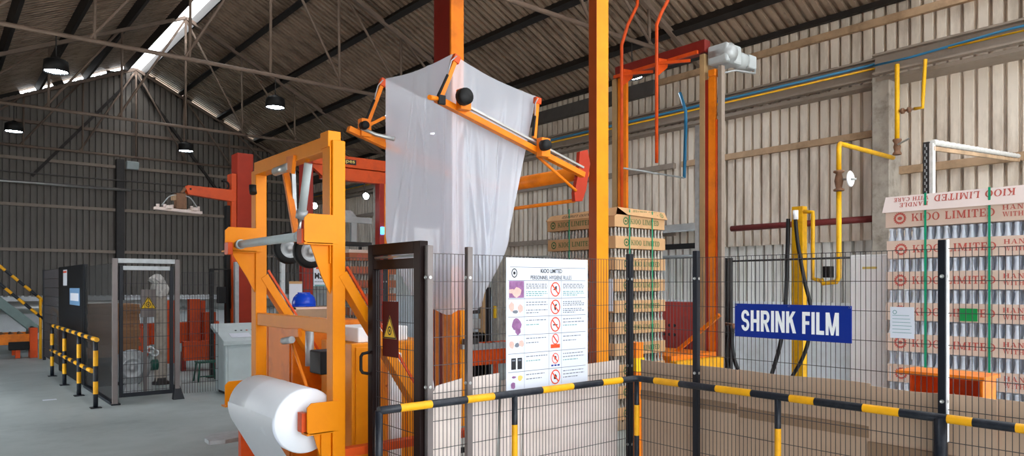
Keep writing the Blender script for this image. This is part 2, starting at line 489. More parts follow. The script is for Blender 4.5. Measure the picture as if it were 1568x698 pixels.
# roof
g = G()
g.box(XR - .30, XR - .26, YN, YG + .1, ZR - .42, ZR - .12)
g.box(XR + .27, XR + .31, YN, YG + .1, ZR - .42, ZR - .14)
ce = solo(g, 'ceiling', M['purlin'], 'pitched roof of brown corrugated sheets with a ridge skylight', 'roof', kind='structure')
rr = sheet_mesh('roof_sheet', M['roof'], lambda a, b: (XR + .29, a, zroof(XR + .29) + b), lambda a, b: (XW + .35, a, zroof(XW + .35) + b), pan=.088, d=.07)
rt = rr.copy(); rt.name = 'added_rooflight'; rt.materials[0] = M['skylight']
rl = sheet_mesh('roof_sheet', M['roof'], lambda a, b: (XR - .28, a, zroof(XR - .28) + b), lambda a, b: (XL - .4, a, zroof(XL - .4) + b), pan=.088, d=.07)
for i in range(ny):
    if i in (2, 5, 8, 11, 14, 17):             # translucent sheets added in the unseen near roof to brighten the right wall
        link('added_rooflight', rt, ce, (0, YN + i * SHW, 0))
    else:
        link('roof_sheet', rr, ce, (0, YN + i * SHW, 0))
    link('roof_sheet', rl, ce, (0, YN + i * SHW, 0))
g = G()
g.add([(XR - .30, 0, ZR - .10), (XR, 0, ZR + .05), (XR + .31, 0, ZR - .12), (XR - .30, 2.1, ZR - .10), (XR, 2.1, ZR + .05), (XR + .31, 2.1, ZR - .12)],
      [(0, 1, 4, 3), (1, 2, 5, 4)])
me = g.mesh('skylight_panel', M['skylight'])
for i in range(18):
    link('skylight_panel', me, ce, (0, YN + i * 2.12, 0))

# purlins
ORD = ['first', 'second', 'third', 'fourth', 'fifth', 'sixth']
for k, x in enumerate((7.08, 8.42, 9.78, 11.12)):
    g = G(); z = zroof(x)
    g.bar((x, YN, z - .09), (x, YG, z - .11), .10, .2, up=(SR, 0, 1))
    g.bar((x - .08, YN, z - .2), (x - .08, YG, z - .2), .14, .02, up=(SR, 0, 1))
    solo(g, 'purlin', M['purlin'], f'{ORD[k]} dark purlin below the ridge on the right roof slope', 'purlin', 'roof purlins', 'structure')
for k, x in enumerate((4.1, 2.76, 1.42, .08, -1.3)):
    g = G(); z = zroof(x)
    g.bar((x, YN, z - .09), (x, YG, z - .11), .10, .2, up=(-SL, 0, 1))
    solo(g, 'purlin', M['purlin'], f'{ORD[k]} dark purlin below the ridge on the left roof slope', 'purlin', 'roof purlins', 'structure')
g = G(); g.bar((XW - .12, YN, ZE - .03), (XW - .12, YG, ZE - .03), .1, .09)
solo(g, 'purlin', M['purlin'], 'dark eave purlin where the right roof slope meets the wall', 'purlin', 'roof purlins', 'structure')

# trusses
ZC = 6.2
TY = [(2.2, 'roof truss overhead nearest to the camera'), (8.55, 'pale roof truss crossing the top right behind the orange columns'),
      (14.8, 'long roof truss crossing the upper left in front of the skylight'), (21.2, 'thinner roof truss crossing lower in front of the gable peak'),
      (27.35, 'roof truss standing against the far gable wall')]
nodes_r = [XR + i * (XW - XR) / 4 for i in range(5)]
nodes_l = [XR - i * (XR - XL) / 5 for i in range(6)]
for y, lab in TY:
    t = thing('roof_truss', lab, 'truss', (XR, y, ZC), 'roof trusses', 'structure')
    part(G().tube([(XL, y, ZC), (XW, y, ZC)], .042, 8), 'bottom_chord', M['truss'], t)
    for s, ns in ((1, nodes_r), (-1, nodes_l)):
        e = ns[-1]
        part(G().bar((XR, y, ZR - .3), (e, y, zroof(e) - .22), .09, .09), 'top_chord', M['truss'], t)
        for i in range(1, len(ns) - 1):
            x = ns[i]
            part(G().tube([(x - s * .03, y, ZC), (x - s * .05, y, zroof(x) - .25)], .03, 7), 'vertical_strut', M['truss'], t)
        for i in range(1, len(ns)):
            x, xp = ns[i], ns[i - 1]
            zt = zroof(xp) - .27 if i > 1 else ZR - .34
            part(G().tube([(x + (s * .07 if i < len(ns) - 1 else -s * .15), y, ZC), (xp, y, zt)], .03, 7), 'diagonal_strut', M['truss'], t)
    part(G().tube([(XR, y, ZC), (XR, y, ZR - .3)], .032, 7), 'king_post', M['truss'], t)
# bracing across the far gable
for k, (a, b) in enumerate((((XR, YG - .12, ZR - .5), (2.6, YG - .12, 5.3)), ((XR, YG - .12, ZR - .5), (8.4, YG - .12, 5.3)))):
    solo(G().bar(a, b, .07, .09), 'gable_brace', M['purlin'], ['dark brace running down-left from the gable peak', 'dark brace running down-right from the gable peak'][k],
         'brace', 'gable braces', 'structure')
# gap strip pieces under the gable edge
for k, (x0, x1) in enumerate(((XL, .5), (1.7, 2.3), (3.2, 3.5), (4.75, 6.3), (7.2, 7.5), (8.4, 8.65), (9.2, 9.5), (9.9, XW))):
    g = G(); g.bar((x0, YG + .04, zroof(x0) - .11), (x1, YG + .04, zroof(x1) - .11), .02, .2)
    o = link('edge_flashing', g.mesh('edge_flashing', M['purlin']), wf)

# girts and channels on the right wall
def member(name, g, m, lab, cat='girt', grp='right wall girts'):
    return solo(g, name, m, lab, cat, grp, 'structure')
member('wall_girt', G().box(XW - .09, XW, YN, 9.6, 5.98, 6.10), M['girt'], 'tan timber girt high on the right wall under the eave')
member('wall_girt', G().box(XW - .12, XW, 9.7, YG, 5.82, 6.12), M['gablegrey'], 'broad dark girt high on the right wall behind the lift')
member('wall_girt', G().box(XW - .09, XW, 5.1, 9.0, 4.18, 4.29), M['girt'], 'tan timber girt on the right wall left of the concrete column')
member('wall_girt', G().box(XW - .09, XW, 9.2, YG, 4.18, 4.29), M['channel'], 'grey girt at mid height on the far right wall')
member('wall_girt', G().box(XW - .09, XW, YN, 4.8, 3.52, 3.64), M['girt'], 'tan timber girt on the right wall above the red-lettered pallet load')
member('wall_girt', G().box(XW - .08, XW, 9.2, YG, 2.78, 2.9), M['channel'], 'low grey girt on the far right wall')
def channel(y0, y1, xf, lab):
    g = G()
    g.box(xf + .10, xf + .12, y0, y1, 5.06, 5.36)
    g.box(xf, xf + .12, y0, y1, 5.34, 5.37)
    g.box(xf, xf + .12, y0, y1, 5.05, 5.08)
    g.box(xf + .12, XW, y0, y1, 4.96, 5.02)
    member('wall_channel', g, M['channel'], lab, 'channel beam', 'wall channel beams')
channel(5.0, YG, 11.62, 'grey channel beam along the right wall behind the concrete column')
channel(YN, 4.98, 11.42, 'grey channel beam along the right wall to the right of the concrete column')
def pipe(name, pts, r, m, lab, cat='pipe', grp=None, n=8):
    return solo(G().tube(pts, r, n), name, m, lab, cat, grp)
pipe('service_pipe', [(11.64, 5.02, 5.27), (11.64, YG - .3, 5.27)], .022, M['pblue'], 'thin blue pipe in the channel beam behind the concrete column', grp='channel pipes')
pipe('service_pipe', [(11.62, 5.02, 5.2), (11.62, YG - .3, 5.2)], .016, M['pyellow'], 'thin yellow pipe in the channel beam behind the concrete column', grp='channel pipes')
pipe('service_pipe', [(11.43, YN, 5.26), (11.43, 3.2, 5.26), (11.43, 4.4, 5.19), (11.43, 4.96, 5.19)], .018, M['pblue'], 'thin blue pipe in the channel beam right of the concrete column', grp='channel pipes')
pipe('service_pipe', [(11.41, YN, 5.19), (11.41, 3.9, 5.19)], .014, M['pyellow'], 'thin yellow pipe in the channel beam right of the concrete column', grp='channel pipes')
pipe('wall_pipe', [(11.8, 5.1, 2.83), (11.8, 7.75, 2.83)], .055, M['burgundy'], 'burgundy pipe running along the right wall behind the yellow hose post')
# wall columns
for y, lab in ((4.78, 'grey concrete wall column carrying yellow gas pipes'), (14.6, 'grey concrete wall column behind the film hood'), (21.1, 'grey concrete wall column near the far corner')):
    g = G(); g.box(11.55, XW - .01, y, y + .26, 0, 5.04)
    solo(g, 'wall_column', M['column'], lab, 'column', 'right wall columns', 'structure', .01)
# gable girts, channel, column
for z, h, lab in ((5.8, .1, 'grey girt across the far gable under the truss'), (4.31, .1, 'grey girt across the middle of the far gable'),
                  (2.86, .1, 'lowest grey girt across the far gable'), (7.0, .1, 'brown girt high on the far gable')):
    member('wall_girt', G().box(XL, XW - .1, YG - .1, YG, z, z + h), M['truss'] if z == 7.0 else M['channel'], lab, 'girt', 'far gable girts')
g = G(); g.box(XL, XW - .4, YG - .42, YG - .3, 5.34, 5.37); g.box(XL, XW - .4, YG - .42, YG - .3, 5.06, 5.09)
member('wall_channel', g, M['gablegrey'], 'dark channel beam across the far gable', 'channel beam', 'wall channel beams')
pipe('service_pipe', [(XL, YG - .48, 5.02), (5.4, YG - .48, 5.02)], .035, M['steel'], 'bright metal pipe under the far gable channel')
g = G(); g.box(5.0, 5.24, YG - .3, YG - .02, 0, 6.1)
solo(g, 'wall_column', M['darksteel'], 'dark steel column in the middle of the far gable', 'column', kind='structure')
g = G(); g.box(5.25, 5.62, YG - .62, YG - .4, 5.75, 6.02)
g.prism([(5.25, YG - .62, 5.75), (5.62, YG - .62, 5.75), (5.62, YG - .7, 5.98), (5.25, YG - .7, 5.98)], (0, .05, .02))
solo(g, 'floodlight', M['ggrey'], 'small unlit floodlight on the far gable column', 'floodlight', bevel=.01)
pipe('air_duct', [(XL + .2, YG - .45, 1.05), (XW - .6, YG - .45, 1.05)], .2, M['steel'], 'long shiny metal duct along the foot of the far gable', 'duct', n=16)

# high bay lamps hung from the trusses
WHERE = {(1.75, 14.8): 'high-bay lamp at the upper left under the skylight', (5.69, 14.8): 'high-bay lamp hanging above the yellow frame',
         (1.63, 21.2): 'high-bay lamp at the far left edge', (5.6, 21.2): 'high-bay lamp in front of the far gable, above the red arm',
         (9.87, 8.55): 'high-bay lamp seen beside the orange lift top', (9.8, 14.8): 'high-bay lamp behind the film hood',
         (9.8, 21.2): 'high-bay lamp near the far right corner', (1.7, 2.2): 'high-bay lamp over the camera side of the aisle',
         (9.8, 2.2): 'high-bay lamp over the red-lettered pallet load', (5.6, 2.2): 'high-bay lamp over the guard rail corner'}
for (x, y), lab in WHERE.items():
    z = 5.52
    t = thing('high_bay_lamp', 'dark ' + lab, 'lamp', (x, y, z), 'high-bay lamps')
    part(G().lathe([(.0, .27), (.05, .27), (.06, .23), (.15, .22), (.19, .19), (.205, .0), (.19, .0), (.18, .15), (.0, .17)], (x, y, z), 20), 'shade', M['black'], t)
    part(G().lathe([(.18, .02), (.0, .015)], (x, y, z), 20), 'diffuser', M['lampglow'], t, label='bright white lamp face')
    part(G().tube([(x, y, z + .27), (x, y, ZC - .04)], .01, 6), 'hanger', M['darksteel'], t)

# ================================================================== BLACK AND YELLOW GUARD RAILS
BK, YL = 0, 1
def striped(pts_breaks, r, first, n=12):
    """tube through points; material alternates at every point flagged as a break"""
    pts, mats, cur = [pts_breaks[0][0]], [], first
    for p, brk in pts_breaks[1:]:
        pts.append(p); mats.append(cur)
        if brk: cur = 1 - cur
    return G().tube(pts, r, n, mats)
def breaks_on(us, vfun, Z):
    return [(P(u, vfun(u), Z=Z), True) for u in us]
RY, RX, RZ = 3.53, 4.13, 1.05
def on_left(u):                     # rail parallel to the fence run on the left of its corner
    return P(u, 600, Y=RY)[:2]
def on_right(u):
    return P(u, 600, X=RX)[:2]
gr = thing('guard_rail', 'black and yellow striped tube guard rail turning the corner before the mesh fence', 'guard rail', (RX, RY, 0))
us_l = [580, 612, 660, 714, 755, 829, 876, 921, 951]
pl = [((on_left(u)[0], RY, RZ), True) for u in us_l]
corner = [((RX - .03, RY, RZ), False), ((RX, RY - .03, RZ), False)]
us_r = [1003, 1041, 1097, 1151, 1210, 1248, 1322, 1378, 1451, 1490, 1556]
pr_ = [((RX, on_right(u)[1], RZ), True) for u in us_r]
yy = pr_[-1][0][1]
pr_ += [((RX, yy - .2 - .22 * k, RZ), True) for k in range(8)]
part(striped(pl + corner + pr_, .024, BK), 'top_rail', [M['rblack'], M['ryellow']], gr)
def rail_post(x, y, z1, zs, parent, first=BK, r=.022, base=True):
    pts = [((x, y, z1), False)] + [((x, y, z), True) for z in zs] + [((x, y, .0), False)]
    part(striped(pts, r, first), 'post', [M['rblack'], M['ryellow']], parent)
    if base: part(G().box(x - .07, x + .07, y - .07, y + .07, 0, .012), 'base_plate', M['rblack'], parent, .003)
for x, y, r in ((on_left(580)[0], RY, .022), (on_left(788)[0], RY, .02), (RX, RY, .02), (RX, on_right(1191)[1], .02), (RX, on_right(1440)[1], .032)):
    zz = [.85, .62, .36, .15] if r < .03 else [.5, .3]
    if abs(x - on_left(580)[0]) < .01: zz = [.79, .5, .25]
    rail_post(x, y, RZ, zz, gr, BK, r)

g2 = thing('guard_rail', 'black and yellow striped two-bar guard rail beside the far machine enclosure', 'guard rail', (1.85, 11.6, 0))
def rail_run(z, y0, y1, step, first):
    n = int((y1 - y0) / step)
    pts = [((1.85, y0, z), False)] + [((1.85, y0 + (k + 1) * step, z), True) for k in range(n)] + [((1.85, y1, z), False)]
    return striped(pts, .032, first)
part(rail_run(.98, 11.5, 16.3, .3, YL), 'top_rail', [M['rblack'], M['ryellow']], g2)
part(rail_run(.5, 11.9, 16.3, .3, YL), 'middle_rail', [M['rblack'], M['ryellow']], g2)
for y in (11.6, 13.05, 14.6, 16.2):
    rail_post(1.85, y, .98, [.82, .6, .38, .2], g2, BK, .032)

# ================================================================== MESH FENCE AND GATE
def wires(g, a, b, z0, z1, step=.03, hz=.175, r=.0015, axis='x', c=0.0):
    """welded wire mesh between a and b along an axis, at constant other coordinate c"""
    n = int(round((b - a) / step))
    for i in range(n + 1):
        p = a + (b - a) * i / n
        if axis == 'x': g.box(p - r, p + r, c - r, c + r, z0, z1)
        else: g.box(c - r, c + r, p - r, p + r, z0, z1)
    z = z1
    while z > z0 - .001:
        if axis == 'x': g.box(a, b, c - r * 3, c - r, z - r * 1.3, z + r * 1.3)
        else: g.box(c - r * 3, c - r, a, b, z - r * 1.3, z + r * 1.3)
        z -= hz
    return g
FY, FX = 3.73, 4.28
fl = thing('mesh_fence', 'wire mesh safety fence run carrying the white hygiene poster', 'fence', (3.3, FY, 0))
part(wires(G(), 2.42, 2.69, .1, 1.95, c=FY), 'mesh_panel', M['wire'], fl)
part(wires(G(), 2.73, 4.25, .1, 1.95, c=FY), 'mesh_panel', M['wire'], fl)
def fence_post(x, y, parent, m, z=2.0, w=.04):
    o = part(G().box(x - w / 2, x + w / 2, y - w / 2, y + w / 2, 0, z), 'post', m, parent, .004)
    part(G().box(x - .06, x + .06, y - .06, y + .06, 0, .01), 'base_plate', m, parent)
    for zz in (.5, 1.12, 1.8):
        b = G().lathe([(.011, -.006), (.011, 0), (.0, .002)], (x - w / 2 - .006, y - .005, zz), 8, 'x')
        b.lathe([(.011, -.006), (.0, -.007)], (x - .005, y - w / 2 - .001, zz), 8, 'y')
        part(b, 'bolt', M['steel'], o)
fence_post(2.405, FY, fl, M['postgrey'])
fence_post(2.71, FY, fl, M['postgrey'])
fence_post(FX, FY, fl, M['navy'], 2.0, .045)
fr = thing('mesh_fence', 'wire mesh safety fence run carrying the blue shrink film sign', 'fence', (FX, 1.5, 0))
part(wires(G(), 3.12, 3.70, .1, 1.95, axis='y', c=FX), 'mesh_panel', M['wire'], fr)
part(wires(G(), 1.51, 3.08, .1, 1.95, axis='y', c=FX), 'mesh_panel', M['wire'], fr)
part(wires(G(), -.4, 1.47, .1, 1.95, axis='y', c=FX), 'mesh_panel', M['wire'], fr)
fence_post(FX, 3.10, fr, M['navy'])
fence_post(FX, 1.49, fr, M['navy'])
part(G().box(FX - .012, FX + .012, 1.463, 1.471, .9, 2.0), 'edge_highlight', M['white'], fr)  # white strip painting the highlight down the post edge
fence_post(FX, -.42, fr, M['navy'])

gt = thing('mesh_gate', 'narrow brown framed wire mesh gate with a maroon warning plate', 'gate', (2.39, 4.1, 0))
part(G().box(2.36, 2.42, 3.762, 3.84, .02, 2.03), 'gate_post', M['gatebrown'], gt, .004)
part(G().box(2.36, 2.42, 4.37, 4.44, .02, 2.03), 'gate_post', M['gatebrown'], gt, .004)
part(G().box(2.36, 2.42, 3.84, 4.37, 1.955, 2.03), 'top_rail', M['gatebrown'], gt, .004)
part(G().box(2.365, 2.415, 3.84, 4.37, 1.86, 1.925), 'inner_rail', M['gatebrown'], gt, .004)
part(G().tube([(2.38, 3.80, 1.94), (2.38, 4.40, 1.94)], .009, 8), 'hinge_bar', M['steel'], gt)
part(G().box(2.36, 2.42, 3.84, 4.37, .08, .14), 'bottom_rail', M['gatebrown'], gt, .004)
part(wires(G(), 3.84, 4.37, .14, 1.86, axis='y', c=2.39), 'mesh_panel', M['wire'], gt)
part(G().tube([(2.355, 4.40, 1.29), (2.31, 4.42, 1.28), (2.30, 4.425, 1.26), (2.30, 4.425, 1.17), (2.31, 4.42, 1.15), (2.355, 4.40, 1.14)], .011, 8), 'handle', M['black'], gt)
def warning(g, org, ax, ay, size, m_y=1, m_b=2, lift=(0, 0, 0)):
    o = Vector(org); L_ = Vector(lift)
    tri = [(-.5, 0), (.5, 0), (0, .88)]
    sm = [(-.42, .05), (.42, .05), (0, .78)]
    flat(g, [[(a * size, b * size) for a, b in tri]], o + L_, ax, ay, m_y)
    edge = [[tri[i], tri[(i + 1) % 3], sm[(i + 1) % 3], sm[i]] for i in range(3)]
    edge = [[(a * size * .96, b * size * .96 + .008 * size) for a, b in p] for p in edge]
    flat(g, edge, o + L_ * 2, ax, ay, m_b)
    flat(g, [[(a * size, b * size) for a, b in p] for p in ring(0, .3, .15, .17, .1, .12) + ring(0, .3, .05, .06, 0, 0)], o + L_ * 2, ax, ay, m_b)
g = G(); g.box(2.345, 2.352, 4.008, 4.208, 1.28, 1.645)
o = solo(g, 'warning_plate', M['maroon'], 'maroon plate with yellow warning triangle hung on the mesh gate', 'sign', bevel=.002)
g = G(); warning(g, (2.3445, 4.108, 1.40), (0, -1, 0), (0, 0, 1), .175, 0, 1, (-.0008, 0, 0))
part(g, 'warning_triangle', [M['warnyellow'], M['inkblack']], o)

# cardboard sheets standing behind the mesh
def sheet_x(x0, x1, y, z1a, z1b, m, lab, round_l=0, lean=.03, bow=.012):
    g = G(); n = 8; vs = []
    for k, dy in ((0, 0), (1, .008)):
        for i in range(n + 1):
            a = i / n; x = x0 + (x1 - x0) * a
            zt = z1a + (z1b - z1a) * a
            if round_l and i < 2: zt -= round_l * (1 - i / 2)
            yb = y + lean + bow * math.sin(a * math.pi * 2.2 + x0 * 7)
            vs += [(x, yb + dy, .0), (x, y + (yb - y) * .6 + dy, zt * .5), (x, y + dy + bow * .4 * math.sin(a * 5), zt)]
    def q(k, i, j): return k * (n + 1) * 3 + i * 3 + j
    fs = []
    for k in (0, 1):
        for i in range(n):
            for j in (0, 1):
                f = (q(k, i, j), q(k, i + 1, j), q(k, i + 1, j + 1), q(k, i, j + 1))
                fs.append(f if k == 0 else f[::-1])
    for i in range(n): fs.append((q(0, i, 2), q(0, i + 1, 2), q(1, i + 1, 2), q(1, i, 2)))
    for j in (0, 1):
        fs.append((q(0, 0, j), q(0, 0, j + 1), q(1, 0, j + 1), q(1, 0, j)))
        fs.append((q(0, n, j), q(1, n, j), q(1, n, j + 1), q(0, n, j + 1)))
    g.add(vs, fs)
    return solo(g, 'cardboard_sheet', m, lab, 'cardboard', 'cardboard sheets behind the fence')
sheet_x(2.43, 2.685, FY + .045, 1.10, 1.145, M['boardpale'], 'narrow pale cardboard sheet with rounded corner between the gate and first fence post', .07)
sheet_x(2.735, 3.0, FY + .05, 1.14, 1.155, M['boardpale'], 'pale cardboard sheet left of the hygiene poster')
sheet_x(3.03, 3.22, FY + .055, 1.10, 1.11, M['boardpale'], 'pale cardboard sheet mostly behind the hygiene poster')
sheet_x(3.225, 4.2, FY + .045, 1.14, 1.165, M['boardpale'], 'wide pale cardboard sheet between the poster and the fence corner')
def sheet_y(y0, y1, x, z1, m, lab, lean=.03, creases=()):
    n = 10; g = G(); vs = []
    for k in (0, 1):
        for i in range(n + 1):
            a = i / n; y = y0 + (y1 - y0) * a
            xb = x + lean + .02 * math.sin(a * 6 + y0 * 3)
            for fz in (0, .3, .55, .78, .82, 1):
                vs.append((x + (xb - x) * (1 - fz) + k * .008 + .006 * math.sin(a * 9 + fz * 6), y, z1 * fz + (.004 * math.sin(a * 7) if fz == 1 else 0)))
    R6 = 6
    def q(k, i, j): return k * (n + 1) * R6 + i * R6 + j
    fs = []
    for k in (0, 1):
        for i in range(n):
            for j in range(R6 - 1):
                f = (q(k, i, j), q(k, i, j + 1), q(k, i + 1, j + 1), q(k, i + 1, j))
                fs.append(f if k == 0 else f[::-1])
    for i in range(n): fs.append((q(0, i, 5), q(1, i, 5), q(1, i + 1, 5), q(0, i + 1, 5)))
    for j in range(5):
        fs.append((q(0, 0, j), q(1, 0, j), q(1, 0, j + 1), q(0, 0, j + 1)))
        fs.append((q(0, n, j), q(0, n, j + 1), q(1, n, j + 1), q(1, n, j)))
    g.add(vs, fs)
    o = solo(g, 'cardboard_sheet', m, lab, 'cardboard', 'cardboard sheets behind the fence')
    for z0, z1_, dx in creases:
        c = G(); c.box(x + .004 - dx, x + .010, y0 + .01, y1 - .01, z0, z1_)
        part(c, 'brown_band', M['bandbrown'], o, label='darker brown band across the sheet')  # raised band in a darker brown than the sheet
    return o
M['bandbrown'] = mat('band_brown', (154, 126, 102), 0.8, vary=0.06, scale=3)
sheet_y(2.79, 3.66, FX + .045, 1.165, M['board'], 'creased brown cardboard sheet next to the fence corner', .03, ((.86, .93, .012),))
sheet_y(1.90, 2.795, FX + .055, 1.165, M['board'], 'brown cardboard sheet below the blue shrink film sign', .03, ((.84, .91, .012),))
sheet_y(1.25, 1.92, FX + .05, 1.15, M['board'], 'brown cardboard sheet below the orange bin', .02, ((.72, .82, .012),))
sheet_y(-.35, 1.255, FX + .06, 1.15, M['board'], 'brown cardboard sheet at the right end of the fence', .02, ((.70, .80, .012),))

# ================================================================== SIGNS ON THE FENCE
def build_poster():
    y = FY - .018
    x0, x1, z0, z1 = 3.01, 3.79, 1.025, 1.94
    W_, H_ = x1 - x0, z1 - z0
    g = G(); g.box(x0, x1, y, y + .006, z0, z1)
    o = solo(g, 'hygiene_poster', M['paper'], 'white hygiene rules poster with photos and red prohibition circles', 'poster')
    org = lambda d: (x0, y - d, z0)
    ax, ay = (1, 0, 0), (0, 0, 1)
    lines, text, faint, teal = (G() for _ in range(4))
    RED = [G() for _ in range(6)]; PIC = [G() for _ in range(6)]; PCT = [G() for _ in range(6)]; cap4 = G()
    rows = [.83 - i * .1365 for i in range(7)]            # fractions of height
    c1, c2, c3, c4 = .03, .205, .5, .655
    fx = lambda a: a * W_
    fz = lambda b: b * H_
    def rect(g_, a, b, c, d, l=.0008): flat(g_, [R(fx(a), fz(b), fx(c), fz(d))], org(l), ax, ay)
    rect(lines, .04, .928, .97, .932)
    for r in rows[:-1]: rect(lines, .02, r - .002, .97, r + .002)
    for c in (c2, c3, c4): rect(lines, c - .0015, .02, c + .0015, rows[0])
    t, wd = sans('KIOO LIMITED', .030, .8, .02)
    flat(text, [[(a + W_ * .53 - wd / 2, b + fz(.888)) for a, b in p] for p in t], org(.001), ax, ay)
    t, wd = sans('PERSONNEL HYGIENE RULES', .028, .78)
    flat(text, [[(a + W_ * .53 - wd / 2, b + fz(.838)) for a, b in p] for p in t], org(.001), ax, ay)
    flat(text, [[(a + fx(.09), b + fz(.885)) for a, b in p] for p in ring(0, 0, .026, .032, .019, .025) + ring(0, 0, .011, .011, 0, 0)], org(.001), ax, ay)
    rnd = random.Random(3)
    for i in range(6):
        top, bot = rows[i] - .008, rows[i] - .128
        mid = (top + bot) / 2
        for (a, b_, n) in ((c2 + .02, c3 - .02, (6, 4, 2, 2, 2, 2)[i]), (c4 + .02, .95, (6, 6, 3, 2, 3, 3)[i])):
            for k in range(n):
                zz = top - .02 - (k + (1 if n > 3 and k >= n / 2 else 0)) * .1 / (n + 1)
                en = b_ if (k % 3) else b_ - .04 * rnd.random()
                if k == n - 1: en = a + (b_ - a) * rnd.uniform(.45, .8)
                xx = a
                while xx < en:
                    wl_ = rnd.uniform(.012, .04)
                    rect(faint if (k < n / 2 or i % 2) else teal, xx, zz - .0035, min(en, xx + wl_), zz + .0035)
                    xx += wl_ + .008
        cx_, cz = fx((c3 + c4) / 2), fz(mid + (.022 if i in (3,) else .008 if i == 4 else 0))
        rr_ = .047 if i not in (3, 4) else .034
        flat(RED[i], [[(a + cx_, b + cz) for a, b in p] for p in ring(0, 0, rr_, rr_ * 1.12, rr_ * .82, rr_ * .94)], org(.002), ax, ay)
        d = rr_ * .68
        flat(RED[i], [[(cx_ - d - .004, cz + d), (cx_ - d + .004, cz + d + .006), (cx_ + d + .004, cz - d), (cx_ + d - .004, cz - d - .006)]], org(.002), ax, ay)
        # little dark pictograms inside the circles
        k = rr_ * .5
        shp = [[(-k, -k * .2), (k * .6, -k * .2), (k * .6, k), (k * .1, k), (-k * .2, k * .4)], [(-k * .3, -k), (k * .25, -k), (k * .2, 0), (k * .7, k * .7), (k * .3, k), (-k * .5, k * .2)],
               [(-k, -k * .3), (k * .9, -k * .3), (k * .9, k * .05), (-k, k * .05)], [], [(-k * .4, -k * .6), (k * .6, -k * .2), (k * .5, k), (-k * .2, k), (-k * .6, k * .3)],
               [(-k * .6, -k * .7), (k * .6, -k * .7), (k * .6, k * .3), (0, k * .9), (-k * .6, k * .3)]][i]
        if shp: flat(PCT[i], [[(a + cx_, b + cz) for a, b in shp]], org(.0014), ax, ay)
        if i == 3: flat(RED[i], [R(cx_ - .045, fz(bot + .012), cx_ + .045, fz(bot + .042))], org(.0014), ax, ay)
        if i == 4:
            for k in range(3): flat(cap4, [R(cx_ - .04 + k * .03, fz(bot + .008), cx_ - .018 + k * .03, fz(bot + .02))], org(.0014), ax, ay)
    def blob(g_, a, b, rx, rz, seed, l=.001, mi=0, n=11):
        q = random.Random(seed)
        flat(g_, [[(fx(a) + rx * q.uniform(.75, 1.1) * math.cos(2 * math.pi * k / n), fz(b) + rz * q.uniform(.75, 1.1) * math.sin(2 * math.pi * k / n)) for k in range(n)]], org(l), ax, ay, mi)
    m_ = lambda i: rows[i] - .068
    # pictures: 0 mauve, 1 pink, 2 yellow, 3 black, 4 grey
    flat(PIC[0], [R(fx(.03), fz(rows[0] - .13), fx(.2), fz(rows[0] - .004))], org(.0008), ax, ay, 0)
    blob(PIC[0], .12, m_(0) - .02, .045, .035, 1, .0014, 1); blob(PIC[0], .06, m_(0) - .012, .03, .016, 2, .0016, 1)
    blob(PIC[1], .06, m_(1) + .01, .026, .034, 3, .001, 1); blob(PIC[1], .16, m_(1) - .005, .028, .03, 4, .001, 1); blob(PIC[1], .1, m_(1) - .03, .025, .012, 5, .0012, 4)
    blob(PIC[2], .115, m_(2) + .012, .045, .045, 6, .001, 0); blob(PIC[2], .13, m_(2) - .035, .028, .03, 7, .0012, 0)
    blob(PIC[3], .06, m_(3), .026, .03, 8, .001, 1); blob(PIC[3], .17, m_(3) + .005, .026, .026, 9, .001, 1); blob(PIC[3], .12, m_(3) - .005, .02, .018, 10, .0012, 4)
    for q in (.055, .125):
        flat(PIC[4], [R(fx(q), fz(m_(4) - .05), fx(q + .053), fz(m_(4) + .035))], org(.0008), ax, ay, 3)
        flat(PIC[4], [R(fx(q + .01), fz(m_(4) + .012), fx(q + .043), fz(m_(4) + .024))], org(.0014), ax, ay, 4)
    blob(PIC[5], .155, m_(5) + .02, .026, .02, 11, .001, 2); blob(PIC[5], .085, m_(5) + .03, .022, .008, 12, .001, 0); blob(PIC[5], .075, m_(5) - .03, .022, .026, 13, .001, 0)
    for nm, g_, mm in (('rule_lines', lines, 'inkgrey'), ('text_lines', faint, 'inkgrey'), ('text_lines', teal, 'inkteal')):
        part(g_, nm, M[mm], o, kind='stuff')
    part(text, 'heading', M['inkblack'], o, kind='stuff')
    part(cap4, 'caption', M['signblue'], o, kind='stuff')
    for i in range(6):
        part(PIC[i], 'picture', [M['mauve'], M['skinprint'], M['printyellow'], M['inkblack'], M['inkgrey']], o)
        e = part(RED[i], 'prohibition_symbol', M['prohib'], o)
        if PCT[i].v: part(PCT[i], 'pictogram', M['inkblack'], e)
build_poster()

